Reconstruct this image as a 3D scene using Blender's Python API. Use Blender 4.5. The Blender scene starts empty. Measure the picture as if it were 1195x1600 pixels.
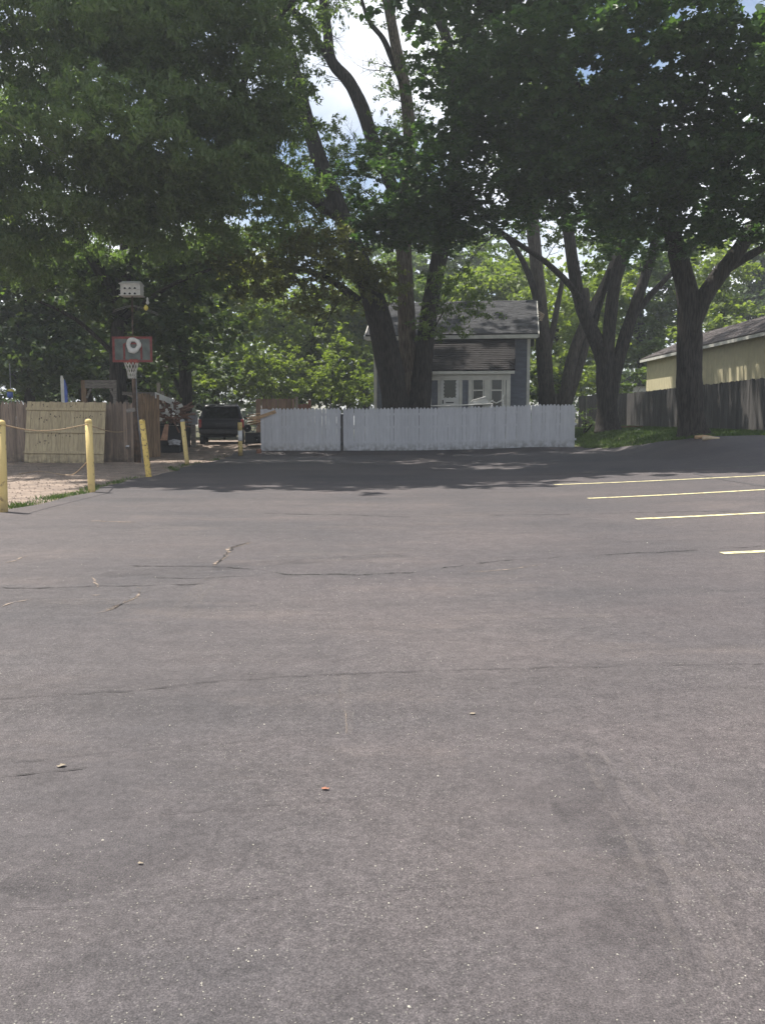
import bpy, bmesh, math, random
import numpy as np
from mathutils import Vector, Matrix, Quaternion
random.seed(7)
rng = np.random.default_rng(11)
R = math.radians
sc = bpy.context.scene
col = sc.collection

# ------------------------------------------------------------------ camera, light, exposure
F = 1364.0 / 1600.0
PITCH = math.atan(145 / 1364)
CAMZ = 1.4
cd = bpy.data.cameras.new('camera'); cam = bpy.data.objects.new('camera', cd); col.objects.link(cam)
cd.sensor_fit = 'AUTO'; cd.sensor_width = 36; cd.lens = 36 * F
cd.clip_start = 0.05; cd.clip_end = 2000
cam.location = (0, 0, CAMZ); cam.rotation_euler = (math.pi / 2 - PITCH, 0, 0)
sc.camera = cam

SUN_EL = R(68); SUN_AZ = math.atan2(-0.80, 0.52)          # azimuth from +Y towards +X
tosun = Vector((math.cos(SUN_EL) * math.sin(SUN_AZ), math.cos(SUN_EL) * math.cos(SUN_AZ), math.sin(SUN_EL)))
ld = bpy.data.lights.new('sun', 'SUN'); ld.energy = 4.2; ld.angle = R(0.5); ld.color = (1.0, 0.95, 0.87)
sun = bpy.data.objects.new('sun', ld); col.objects.link(sun)
sun.location = (0, 0, 60); sun.rotation_euler = tosun.to_track_quat('Z', 'Y').to_euler()

w = bpy.data.worlds.new('World'); sc.world = w; w.use_nodes = True
nt = w.node_tree; nt.nodes.clear()
sky = nt.nodes.new('ShaderNodeTexSky'); sky.sky_type = 'NISHITA'; sky.sun_disc = False
sky.sun_elevation = SUN_EL; sky.sun_rotation = SUN_AZ
tc = nt.nodes.new('ShaderNodeTexCoord')
nz = nt.nodes.new('ShaderNodeTexNoise'); nz.inputs['Scale'].default_value = 3.2; nz.inputs['Detail'].default_value = 6
nz.inputs['Roughness'].default_value = 0.55
cr = nt.nodes.new('ShaderNodeValToRGB'); cr.color_ramp.elements[0].position = 0.40; cr.color_ramp.elements[1].position = 0.56
mx = nt.nodes.new('ShaderNodeMixRGB'); mx.inputs[2].default_value = (8.2, 8.5, 9.0, 1)
bg = nt.nodes.new('ShaderNodeBackground'); bg.inputs['Strength'].default_value = 0.075
wo = nt.nodes.new('ShaderNodeOutputWorld')
L = nt.links.new
L(tc.outputs['Generated'], nz.inputs['Vector']); L(nz.outputs[0], cr.inputs[0]); L(cr.outputs[0], mx.inputs[0])
L(sky.outputs[0], mx.inputs[1]); L(mx.outputs[0], bg.inputs[0]); L(bg.outputs[0], wo.inputs[0])

vs = sc.view_settings
vs.view_transform = 'Standard'; vs.look = 'None'; vs.gamma = 1; vs.use_curve_mapping = False
vs.exposure = 1.03
sc.cycles.max_bounces = 8; sc.cycles.transparent_max_bounces = 8

# ------------------------------------------------------------------ survey helpers
def sstep(v, a, b):
    t = np.clip((np.asarray(v, float) - a) / (b - a), 0, 1); return t * t * (3 - 2 * t)
def gz(x, y):
    """height of the ground"""
    x = np.asarray(x, float); y = np.asarray(y, float)
    z = 0.047 * 1.2 * np.logaddexp(0, (x - 3.0) / 1.2)
    z = np.minimum(z, 0.9)
    z = z + 0.50 * sstep(x, 7.6, 10.2) * sstep(y, 19, 28)
    z = z + 0.32 * sstep(y, 32.5, 37.5) * (1 - sstep(x, 5.5, 9))
    z = z + 0.55 * sstep(y, 35.6, 39.5) * sstep(x, -3, -1) * (1 - sstep(x, 7, 9))
    return z
def g(x, y): return float(gz(x, y))
def ray(px, py):
    u = (px - 597.5) / 1364; v = (800 - py) / 1364
    return Vector((u, v * math.sin(PITCH) + math.cos(PITCH), v * math.cos(PITCH) - math.sin(PITCH)))
def P(px, py, Y):
    d = ray(px, py); t = Y / d.y
    return Vector((d.x * t, Y, CAMZ + d.z * t))
def G(px, py):
    d = ray(px, py); t = 1.0
    for _ in range(6000):
        p = Vector((0, 0, CAMZ)) + d * t
        if p.z <= g(p.x, p.y): break
        t += 0.02
    return Vector((p.x, p.y, g(p.x, p.y)))

# ------------------------------------------------------------------ mesh helpers
WL = {}
def tag(o, label=None, cat=None, group=None, kind=None):
    if label: o['label'] = label
    if cat: o['category'] = cat
    if group: o['group'] = group
    if kind: o['kind'] = kind
    return o
def empty(name, loc, label, cat, group=None, rot=None):
    o = bpy.data.objects.new(name, None); col.objects.link(o); o.location = loc
    o.empty_display_size = 0.2
    if rot: o.rotation_euler = rot
    WL[o] = Vector(loc)
    return tag(o, label, cat, group)
def link(name, me, parent=None, loc=(0, 0, 0), rot=None):
    o = bpy.data.objects.new(name, me); col.objects.link(o)
    o.location = loc
    if rot: o.rotation_euler = rot
    if parent: o.parent = parent
    return o
class MB:
    def __init__(s): s.v = []; s.f = []; s.sm = []
    def add(s, vs, fs, smooth=False):
        k = len(s.v); s.v += [tuple(q) for q in vs]; s.f += [tuple(i + k for i in q) for q in fs]; s.sm += [smooth] * len(fs); return s
    def box(s, c, d, M=None):
        x, y, z = d[0] / 2, d[1] / 2, d[2] / 2
        vs = [Vector(q) for q in ((-x,-y,-z),(x,-y,-z),(x,y,-z),(-x,y,-z),(-x,-y,z),(x,-y,z),(x,y,z),(-x,y,z))]
        if M is not None: vs = [M @ q for q in vs]
        vs = [q + Vector(c) for q in vs]
        return s.add(vs, [(0,3,2,1),(4,5,6,7),(0,1,5,4),(1,2,6,5),(2,3,7,6),(3,0,4,7)])
    def bar(s, a, b, w_, h_, up=Vector((0, 0, 1))):
        a = Vector(a); b = Vector(b); d = (b - a); Ln = d.length; d.normalize()
        if abs(d.dot(up)) > 0.99: up = Vector((0, 1, 0))
        sx = d.cross(up).normalized(); uz = sx.cross(d)
        M = Matrix((sx, d, uz)).transposed()
        return s.box((a + b) / 2, (w_, Ln, h_), M)
    def prism(s, pts, ax, a, b):
        """polygon pts extruded along axis ax from a to b"""
        n = len(pts)
        def mk(p, t):
            return {0: (t, p[0], p[1]), 1: (p[0], t, p[1]), 2: (p[0], p[1], t)}[ax]
        vs = [mk(p, a) for p in pts] + [mk(p, b) for p in pts]
        fs = [tuple(range(n))[::-1], tuple(range(n, 2 * n))] + [(i, (i + 1) % n, n + (i + 1) % n, n + i) for i in range(n)]
        return s.add(vs, fs)
    def tube(s, pts, rad, n=8, cap=True, jit=0.0, seed=0, fl=0.0):
        pts = [Vector(p) for p in pts]
        if not hasattr(rad, '__len__'): rad = [rad] * len(pts)
        rr = random.Random(seed)
        ph = [rr.uniform(0, 6.28) for _ in range(6)]
        T = [(pts[min(i + 1, len(pts) - 1)] - pts[max(i - 1, 0)]).normalized() for i in range(len(pts))]
        up = Vector((0, 0, 1)) if abs(T[0].z) < 0.9 else Vector((1, 0, 0))
        u = T[0].cross(up).normalized(); vs = []
        for i, p in enumerate(pts):
            u = (u - T[i] * u.dot(T[i])).normalized(); v = T[i].cross(u)
            for k in range(n):
                a = 2 * math.pi * k / n
                r = rad[i] * (1 + jit * (0.5 * math.sin(3 * a + ph[0] + i * 0.25) + 0.4 * math.sin(5 * a + ph[1] - i * 0.35) + 0.3 * math.sin(2 * a + ph[2] + i * .8) + rr.uniform(-.5, .5)))
                if fl and i < 5: r *= 1 + fl * (1 - i / 5) ** 2 * (0.7 + 0.6 * math.sin(5 * a + ph[3]))
                vs.append(p + u * math.cos(a) * r + v * math.sin(a) * r)
        fs = [(i * n + k, i * n + (k + 1) % n, (i + 1) * n + (k + 1) % n, (i + 1) * n + k) for i in range(len(pts) - 1) for k in range(n)]
        if cap: fs += [tuple(range(n))[::-1], tuple(range((len(pts) - 1) * n, len(pts) * n))]
        return s.add(vs, fs, True)
    def lathe(s, prof, c, n=16, M=None):
        vs = []
        for r, z in prof:
            for k in range(n):
                a = 2 * math.pi * k / n
                q = Vector((r * math.cos(a), r * math.sin(a), z))
                if M is not None: q = M @ q
                vs.append(q + Vector(c))
        m = len(prof)
        fs = [(i * n + k, i * n + (k + 1) % n, (i + 1) * n + (k + 1) % n, (i + 1) * n + k) for i in range(m - 1) for k in range(n)]
        fs += [tuple(range(n))[::-1], tuple(range((m - 1) * n, m * n))]
        return s.add(vs, fs, True)
    def mesh(s, name, mat, off=Vector((0, 0, 0))):
        me = bpy.data.meshes.new(name)
        me.from_pydata([(a - off[0], b - off[1], c - off[2]) for a, b, c in s.v], [], s.f)
        if mat: me.materials.append(mat)
        me.polygons.foreach_set('use_smooth', s.sm)
        me.update()
        return me
    def build(s, name, mat, parent=None, at=None, local=False, bevel=0):
        """parent: verts are world coords (root unrotated) unless local"""
        if parent is not None:
            off = Vector((0, 0, 0)) if local else WL.get(parent, Vector((0, 0, 0)))
            o = link(name, s.mesh(name, mat, off), parent); WL[o] = off
        else:
            at = Vector(at if at is not None else (0, 0, 0))
            o = link(name, s.mesh(name, mat, at), None, at); WL[o] = at
        if bevel:
            m = o.modifiers.new('bevel', 'BEVEL'); m.width = bevel; m.segments = 2; m.limit_method = 'ANGLE'
        return o
def smoothpath(pts, k=5):
    """Catmull-Rom through (vector, radius)"""
    out = []; n = len(pts)
    for i in range(n - 1):
        p0, p1, p2, p3 = [pts[max(0, min(n - 1, j))] for j in (i - 1, i, i + 1, i + 2)]
        for j in range(k):
            t = j / k
            def cr_(a, b, c, d): return 0.5 * ((2 * b) + (c - a) * t + (2 * a - 5 * b + 4 * c - d) * t * t + (3 * b - a - 3 * c + d) * t ** 3)
            out.append((cr_(*[Vector(q[0]) for q in (p0, p1, p2, p3)]), p1[1] + (p2[1] - p1[1]) * t))
    out.append((Vector(pts[-1][0]), pts[-1][1])); return out

# ------------------------------------------------------------------ materials
def mat(name, c, rough=0.8, var=0.25, scale=8.0, bump=0.0, bscale=40.0, stretch=(1, 1, 1), c2=None, spec=0.3, metal=0.0, coord='Object', perobj=0.0, detail=5, lo=0.35, hi=0.65):
    m = bpy.data.materials.new(name); m.use_nodes = True; t = m.node_tree; b = t.nodes['Principled BSDF']
    b.inputs['Roughness'].default_value = rough; b.inputs['Metallic'].default_value = metal
    b.inputs['Specular IOR Level'].default_value = spec
    bsdf = b
    tc = t.nodes.new('ShaderNodeTexCoord'); mp = t.nodes.new('ShaderNodeMapping'); mp.inputs['Scale'].default_value = stretch
    if coord == 'World':
        ge = t.nodes.new('ShaderNodeNewGeometry'); t.links.new(ge.outputs['Position'], mp.inputs[0])
    else: t.links.new(tc.outputs[coord], mp.inputs[0])
    n = t.nodes.new('ShaderNodeTexNoise'); n.inputs['Scale'].default_value = scale; n.inputs['Detail'].default_value = detail
    if perobj and coord != 'World':
        oi = t.nodes.new('ShaderNodeObjectInfo'); va = t.nodes.new('ShaderNodeVectorMath'); va.operation = 'SCALE'
        cx = t.nodes.new('ShaderNodeCombineXYZ')
        for i in range(3): t.links.new(oi.outputs['Random'], cx.inputs[i])
        va.inputs[3].default_value = 37.0; t.links.new(cx.outputs[0], va.inputs[0])
        ad = t.nodes.new('ShaderNodeVectorMath'); ad.operation = 'ADD'
        t.links.new(mp.outputs[0], ad.inputs[0]); t.links.new(va.outputs[0], ad.inputs[1]); t.links.new(ad.outputs[0], n.inputs['Vector'])
    else: t.links.new(mp.outputs[0], n.inputs['Vector'])
    rp = t.nodes.new('ShaderNodeValToRGB'); e = rp.color_ramp.elements
    e[0].position = lo; e[1].position = hi
    a = c2 if c2 else tuple(v * (1 - var) for v in c)
    bb = c if c2 else tuple(min(1, v * (1 + var)) for v in c)
    e[0].color = (*a, 1); e[1].color = (*bb, 1)
    t.links.new(n.outputs[0], rp.inputs[0]); out = rp.outputs[0]
    if perobj:
        oi2 = t.nodes.new('ShaderNodeObjectInfo'); mr = t.nodes.new('ShaderNodeMapRange')
        mr.inputs[3].default_value = 1 - perobj; mr.inputs[4].default_value = 1 + perobj
        t.links.new(oi2.outputs['Random'], mr.inputs[0])
        hs = t.nodes.new('ShaderNodeHueSaturation'); t.links.new(mr.outputs[0], hs.inputs['Value']); t.links.new(out, hs.inputs['Color']); out = hs.outputs[0]
    t.links.new(out, b.inputs['Base Color'])
    if bump:
        n2 = t.nodes.new('ShaderNodeTexNoise'); n2.inputs['Scale'].default_value = bscale; n2.inputs['Detail'].default_value = 4
        t.links.new(mp.outputs[0], n2.inputs['Vector'])
        bm_ = t.nodes.new('ShaderNodeBump'); bm_.inputs['Strength'].default_value = bump; bm_.inputs['Distance'].default_value = 0.03
        t.links.new(n2.outputs[0], bm_.inputs['Height']); t.links.new(bm_.outputs[0], b.inputs['Normal'])
    return m
def leafmat(name, ca, cb, trans=0.35, tcol=None, rough=0.5):
    m = bpy.data.materials.new(name); m.use_nodes = True; t = m.node_tree; b = t.nodes['Principled BSDF']
    b.inputs['Roughness'].default_value = rough; b.inputs['Specular IOR Level'].default_value = 0.35
    ge = t.nodes.new('ShaderNodeNewGeometry'); rp = t.nodes.new('ShaderNodeValToRGB'); e = rp.color_ramp.elements
    e[0].color = (*ca, 1); e[1].color = (*cb, 1)
    t.links.new(ge.outputs['Random Per Island'], rp.inputs[0]); t.links.new(rp.outputs[0], b.inputs['Base Color'])
    tr = t.nodes.new('ShaderNodeBsdfTranslucent'); mxc = t.nodes.new('ShaderNodeMixRGB'); mxc.blend_type = 'MULTIPLY'; mxc.inputs[0].default_value = 1
    mxc.inputs[2].default_value = (*(tcol or (1.5, 1.6, 0.6)), 1)
    t.links.new(rp.outputs[0], mxc.inputs[1]); t.links.new(mxc.outputs[0], tr.inputs[0])
    ms = t.nodes.new('ShaderNodeMixShader'); ms.inputs[0].default_value = trans
    t.links.new(b.outputs[0], ms.inputs[1]); t.links.new(tr.outputs[0], ms.inputs[2]); t.links.new(ms.outputs[0], t.nodes['Material Output'].inputs[0])
    return m
def asphalt_mat():
    m = bpy.data.materials.new('asphalt'); m.use_nodes = True; t = m.node_tree; b = t.nodes['Principled BSDF']
    b.inputs['Roughness'].default_value = 0.78; b.inputs['Specular IOR Level'].default_value = 0.35
    ge = t.nodes.new('ShaderNodeNewGeometry')
    def noise(scale, detail, st=(1, 1, 1), rough=0.55, dist=0):
        mp = t.nodes.new('ShaderNodeMapping'); mp.inputs['Scale'].default_value = st; t.links.new(ge.outputs['Position'], mp.inputs[0])
        n = t.nodes.new('ShaderNodeTexNoise'); n.inputs['Scale'].default_value = scale; n.inputs['Detail'].default_value = detail
        n.inputs['Roughness'].default_value = rough; n.inputs['Distortion'].default_value = dist
        t.links.new(mp.outputs[0], n.inputs['Vector']); return n.outputs[0]
    def ramp(src, stops):
        r = t.nodes.new('ShaderNodeValToRGB'); e = r.color_ramp.elements
        e[0].position, e[0].color = stops[0][0], (*stops[0][1], 1); e[1].position, e[1].color = stops[-1][0], (*stops[-1][1], 1)
        for p, c in stops[1:-1]:
            q = e.new(p); q.color = (*c, 1)
        t.links.new(src, r.inputs[0]); return r.outputs[0]
    def mix(a, bq, fac, mode='MIX'):
        q = t.nodes.new('ShaderNodeMixRGB'); q.blend_type = mode
        if isinstance(fac, float): q.inputs[0].default_value = fac
        else: t.links.new(fac, q.inputs[0])
        if isinstance(a, tuple): q.inputs[1].default_value = (*a, 1)
        else: t.links.new(a, q.inputs[1])
        if isinstance(bq, tuple): q.inputs[2].default_value = (*bq, 1)
        else: t.links.new(bq, q.inputs[2])
        return q.outputs[0]
    big = ramp(noise(0.28, 5, (1, 1, 1)), [(0.33, (0.057, 0.053, 0.057)), (0.67, (0.090, 0.077, 0.077))])
    streak = ramp(noise(1.0, 5, (0.12, 1.3, 1), 0.6, 0.4), [(0.28, (0.87,) * 3), (0.5, (1.0,) * 3), (0.72, (1.08, 1.05, 1.04))])
    c = mix(big, streak, 1.0, 'MULTIPLY')
    s2 = ramp(noise(2.2, 6, (0.25, 2.2, 1), 0.7, 0.8), [(0.34, (0.92,) * 3), (0.5, (1.0,) * 3), (0.68, (1.05,) * 3)])
    c = mix(c, s2, 1.0, 'MULTIPLY')
    grit = ramp(noise(38, 4, (1, 1, 1), 0.75), [(0.32, (0.72,) * 3), (0.68, (1.26,) * 3)])
    c = mix(c, grit, 1.0, 'MULTIPLY')
    dust = ramp(noise(0.8, 6, (0.6, 1.4, 1), 0.65), [(0.55, (0,) * 3), (0.75, (0.28,) * 3)])
    c = mix(c, (0.17, 0.135, 0.12), dust)
    med = ramp(noise(9, 5), [(0.3, (0.86,) * 3), (0.7, (1.12,) * 3)])
    c = mix(c, med, 1.0, 'MULTIPLY')
    fine = ramp(noise(190, 3, (1, 1, 1), 0.75), [(0.3, (0.38,) * 3), (0.5, (0.95,) * 3), (0.70, (1.8, 1.75, 1.7))])
    c = mix(c, fine, 1.0, 'MULTIPLY')
    # pale worn aggregate
    vo = t.nodes.new('ShaderNodeTexVoronoi'); vo.inputs['Scale'].default_value = 110; t.links.new(ge.outputs['Position'], vo.inputs['Vector'])
    sp = t.nodes.new('ShaderNodeSeparateColor'); t.links.new(vo.outputs['Color'], sp.inputs[0])
    pick = ramp(sp.outputs[0], [(0.86, (0,) * 3), (0.90, (1,) * 3)])
    near = ramp(vo.outputs['Distance'], [(0.25, (1,) * 3), (0.42, (0,) * 3)])
    patch = ramp(noise(1.6, 4), [(0.42, (0.12,) * 3), (0.62, (0.8,) * 3)])
    f = mix(mix(pick, near, 1.0, 'MULTIPLY'), patch, 1.0, 'MULTIPLY')
    c = mix(c, (0.20, 0.19, 0.17), f)
    t.links.new(c, b.inputs['Base Color'])
    bp = t.nodes.new('ShaderNodeBump'); bp.inputs['Strength'].default_value = 0.55; bp.inputs['Distance'].default_value = 0.006
    t.links.new(noise(120, 3, (1, 1, 1), 0.65), bp.inputs['Height']); t.links.new(bp.outputs[0], b.inputs['Normal'])
    return m
def overlay(name, c, a0, a1, scale):
    m = bpy.data.materials.new(name); m.use_nodes = True; t = m.node_tree; b = t.nodes['Principled BSDF']
    b.inputs['Base Color'].default_value = (*c, 1); b.inputs['Roughness'].default_value = .9
    ge = t.nodes.new('ShaderNodeNewGeometry'); n = t.nodes.new('ShaderNodeTexNoise'); n.inputs['Scale'].default_value = scale; n.inputs['Detail'].default_value = 7
    t.links.new(ge.outputs['Position'], n.inputs['Vector'])
    mr = t.nodes.new('ShaderNodeMapRange'); mr.inputs[1].default_value = .35; mr.inputs[2].default_value = .65; mr.inputs[3].default_value = a0; mr.inputs[4].default_value = a1
    t.links.new(n.outputs[0], mr.inputs[0]); tr = t.nodes.new('ShaderNodeBsdfTransparent'); ms = t.nodes.new('ShaderNodeMixShader')
    t.links.new(mr.outputs[0], ms.inputs[0]); t.links.new(tr.outputs[0], ms.inputs[1]); t.links.new(b.outputs[0], ms.inputs[2]); t.links.new(ms.outputs[0], t.nodes['Material Output'].inputs[0])
    return m
M = {}
M['scuff'] = overlay('dusty_tyre_scuff', (0.20, 0.175, 0.165), 0.0, 0.20, 14)
M['crumble'] = overlay('crumbled_edge', (0.24, 0.19, 0.15), 0.1, 0.95, 16)
M['soft_seam'] = overlay('faint_seam', (0.033, 0.030, 0.031), 0.08, 0.46, 7)
M['soft_stain'] = overlay('soft_dark_stain', (0.03, 0.029, 0.032), 0.0, 0.16, 3)
M['fray'] = overlay('frayed_crack', (0.032, 0.029, 0.028), 0.25, 1.0, 16)
M['asphalt'] = asphalt_mat()
M['soil'] = mat('soil_and_grass', (0.07, 0.085, 0.03), 0.95, c2=(0.09, 0.07, 0.05), scale=1.5, coord='World', bump=0.6, bscale=30)
M['gravel'] = mat('gravel', (0.30, 0.235, 0.19), 0.95, c2=(0.19, 0.15, 0.125), scale=2.2, coord='World', bump=0.8, bscale=60, detail=8)
M['yellow_line'] = overlay('yellow_line_paint', (0.72, 0.65, 0.36), 0.45, 1.15, 11)
M['old_line'] = mat('worn_line_paint', (0.17, 0.16, 0.13), 0.85, c2=(0.09, 0.085, 0.08), scale=10, coord='World', detail=8)
M['crack'] = mat('dark_crack', (0.045, 0.041, 0.040), 0.95, c2=(0.026, 0.024, 0.023), scale=9, coord='World')  # flat dark colour of the crack ribbons
M['crack_edge'] = mat('crumbled_edge', (0.20, 0.165, 0.135), 0.95, c2=(0.085, 0.076, 0.070), scale=25, coord='World')
M['seam'] = mat('tar_seam', (0.074, 0.068, 0.070), 0.85, scale=20, coord='World')
M['pebble'] = mat('pebble', (0.42, 0.39, 0.33), 0.8, var=0.4, scale=4, coord='World')
M['bollard'] = mat('bollard_yellow', (0.60, 0.46, 0.19), 0.6, c2=(0.22, 0.15, 0.08), scale=11, bump=0.15, bscale=30, perobj=0.05, lo=0.30, hi=0.40, detail=8)
M['bollard_old'] = mat('chipped_yellow', (0.62, 0.45, 0.13), 0.65, c2=(0.13, 0.08, 0.05), scale=16, bump=0.2, lo=0.36, hi=0.46, detail=8)
M['grey_cap'] = mat('grey_cap', (0.28, 0.28, 0.28), 0.6)
M['white_band'] = mat('white_band', (0.66, 0.66, 0.66), 0.6, var=0.1)
M['white_paint'] = mat('white_fence_paint', (0.56, 0.56, 0.585), 0.7, c2=(0.50, 0.50, 0.525), scale=5, stretch=(3, 3, 0.6), bump=0.2, bscale=25, perobj=0.055)
M['cedar'] = mat('weathered_cedar', (0.285, 0.215, 0.165), 0.9, c2=(0.185, 0.145, 0.118), scale=7, stretch=(4, 4, 0.35), bump=0.4, bscale=20, perobj=0.24)
M['cedar_warm'] = mat('warm_cedar', (0.30, 0.20, 0.12), 0.9, c2=(0.12, 0.085, 0.06), scale=7, stretch=(5, 5, 0.3), bump=0.4, bscale=20, perobj=0.2)
M['cream_board'] = mat('cream_painted_board', (0.45, 0.37, 0.23), 0.85, c2=(0.34, 0.275, 0.18), scale=8, stretch=(3, 3, 0.5), bump=0.2, bscale=20, perobj=0.07)
M['knot'] = mat('dark_knot', (0.05, 0.04, 0.03), 0.9)
M['dark_fence'] = mat('dark_stained_board', (0.105, 0.098, 0.094), 0.9, c2=(0.066, 0.061, 0.059), scale=6, stretch=(3, 3, 0.4), bump=0.4, bscale=20, perobj=0.2)
M['brown_fence'] = mat('brown_board', (0.13, 0.09, 0.065), 0.9, scale=6, stretch=(3, 3, 0.4), perobj=0.2)
M['red_wood'] = mat('reddish_wood', (0.18, 0.09, 0.062), 0.85, scale=8, stretch=(2, 2, 0.5))
M['grey_wood'] = mat('grey_weathered_wood', (0.19, 0.17, 0.15), 0.9, scale=6, stretch=(1, 4, 4), bump=0.3, perobj=0.12)
M['tan_wood'] = mat('tan_wood', (0.36, 0.24, 0.14), 0.85, scale=6, stretch=(1, 4, 4), perobj=0.25)
M['blue_siding'] = mat('blue_grey_siding', (0.148, 0.158, 0.185), 0.75, var=0.12, scale=3, stretch=(0.5, 1, 3), perobj=0.06)
M['trim'] = mat('off_white_trim', (0.56, 0.55, 0.50), 0.7, var=0.10, scale=4)
M['door_paint'] = mat('white_door_paint', (0.62, 0.62, 0.60), 0.55, var=0.06, scale=4)
M['shingle'] = mat('grey_shingle', (0.062, 0.063, 0.067), 0.9, c2=(0.038, 0.038, 0.041), scale=5, coord='World', detail=8, bump=0.4)
M['shingle_dark'] = mat('dark_shingle', (0.030, 0.027, 0.027), 0.95, c2=(0.018, 0.016, 0.016), scale=5, coord='World', detail=8, bump=0.4)
M['shingle_brown'] = mat('brown_grey_shingle', (0.17, 0.15, 0.145), 0.95, c2=(0.10, 0.088, 0.086), scale=3, coord='World', detail=8, bump=0.4)
M['glass'] = mat('window_glass', (0.018, 0.021, 0.023), 0.08, var=0.2, scale=2, spec=0.5)
M['yellow_wall'] = mat('pale_yellow_siding', (0.58, 0.52, 0.34), 0.8, var=0.06, scale=3)
M['bark'] = mat('dark_bark', (0.052, 0.045, 0.040), 0.95, c2=(0.014, 0.012, 0.011), scale=13, stretch=(1.8, 1.8, 0.22), bump=1.0, bscale=13, lo=.40, hi=.60, coord='World', detail=8)
M['bark_pale'] = mat('pale_bark', (0.19, 0.155, 0.12), 0.95, c2=(0.06, 0.048, 0.038), scale=13, stretch=(2, 2, 0.2), lo=.4, hi=.6, bump=1.0, bscale=9, coord='World', detail=8)
M['bark_grey'] = mat('grey_bark', (0.11, 0.095, 0.08), 0.95, c2=(0.05, 0.043, 0.038), scale=9, stretch=(2, 2, 0.35), bump=1.0, bscale=9, coord='World', detail=8)
M['deadwood'] = mat('fresh_split_wood', (0.45, 0.36, 0.25), 0.9, scale=8)
M['leaf_silver'] = leafmat('fine_grey_green_leaf', (0.088, 0.140, 0.056), (0.165, 0.220, 0.100), 0.52, (1.35, 1.5, 0.6))
M['leaf_dark'] = leafmat('deep_green_maple_leaf', (0.042, 0.088, 0.038), (0.085, 0.140, 0.056), 0.40, (1.5, 1.7, 0.6), 0.42)
M['leaf_olive'] = leafmat('olive_leaf', (0.075, 0.090, 0.034), (0.15, 0.155, 0.06), 0.45)
M['leaf_bright'] = leafmat('sunlit_green_leaf', (0.11, 0.155, 0.036), (0.20, 0.245, 0.07), 0.55, (1.4, 1.5, 0.5))  # brighter leaf copy, sunlight on the back trees put into the colour
M['leaf_mid'] = leafmat('mid_green_leaf', (0.065, 0.110, 0.034), (0.13, 0.175, 0.06), 0.48)
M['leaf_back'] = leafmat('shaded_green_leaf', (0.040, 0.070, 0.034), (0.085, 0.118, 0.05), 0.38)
M['grass'] = leafmat('grass_blade', (0.045, 0.082, 0.022), (0.09, 0.135, 0.04), 0.35, (1.3, 1.4, 0.5))
M['car_paint'] = mat('black_car_paint', (0.008, 0.009, 0.013), 0.34, var=0.15, scale=3, spec=0.22)
M['car_trim'] = mat('grey_bumper_trim', (0.045, 0.045, 0.048), 0.55)
M['car_glass'] = mat('dark_car_glass', (0.008, 0.009, 0.011), 0.08, spec=0.55)
M['tail_red'] = mat('red_tail_lens', (0.30, 0.02, 0.018), 0.25, spec=0.5)
M['tyre'] = mat('black_rubber', (0.015, 0.015, 0.015), 0.85)
M['rim'] = mat('steel_rim', (0.20, 0.20, 0.21), 0.45, metal=0.6)
M['pole'] = mat('rusty_pole', (0.13, 0.085, 0.06), 0.75, c2=(0.045, 0.035, 0.03), scale=6, detail=8)
M['board_grey'] = mat('grey_backboard', (0.11, 0.125, 0.115), 0.7, var=0.25, scale=5)
M['red_paint'] = mat('faded_red_paint', (0.20, 0.05, 0.047), 0.7, scale=8)
M['orange_rim'] = mat('rusty_red_rim', (0.30, 0.06, 0.045), 0.6)
M['net'] = mat('dirty_white_net', (0.55, 0.52, 0.47), 0.9)
M['white_plastic'] = mat('white_plastic', (0.58, 0.57, 0.54), 0.6, var=0.12, scale=6)
M['hole'] = mat('dark_hole', (0.01, 0.01, 0.01), 0.95)
M['yellow_gourd'] = mat('yellow_plastic', (0.62, 0.52, 0.12), 0.6)
M['wire'] = mat('thin_metal', (0.23, 0.22, 0.20), 0.5, metal=0.4)
M['rope'] = mat('tan_rope', (0.36, 0.26, 0.16), 0.9, scale=60)
M['blue_paint'] = mat('blue_paint', (0.085, 0.13, 0.40), 0.6)
M['plywood'] = mat('pinkish_plywood', (0.45, 0.26, 0.17), 0.85, scale=5)
M['rust'] = mat('rusty_metal', (0.26, 0.15, 0.105), 0.8, c2=(0.10, 0.055, 0.04), scale=5, detail=8)
M['grey_metal'] = mat('grey_metal', (0.22, 0.225, 0.24), 0.55)
M['black_junk'] = mat('black_plastic', (0.02, 0.02, 0.022), 0.6)
M['tarp'] = mat('grey_white_tarp', (0.42, 0.42, 0.44), 0.6, var=0.25, scale=6)
M['white_roof'] = mat('white_roof_panel', (0.78, 0.78, 0.76), 0.5, var=0.06)
M['concrete'] = mat('concrete', (0.33, 0.31, 0.28), 0.9, scale=6)
M['orange_scrap'] = mat('orange_scrap', (0.30, 0.13, 0.08), 0.7)
M['dry_leaf'] = mat('dry_tan_leaf', (0.24, 0.20, 0.15), 0.8)

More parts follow.
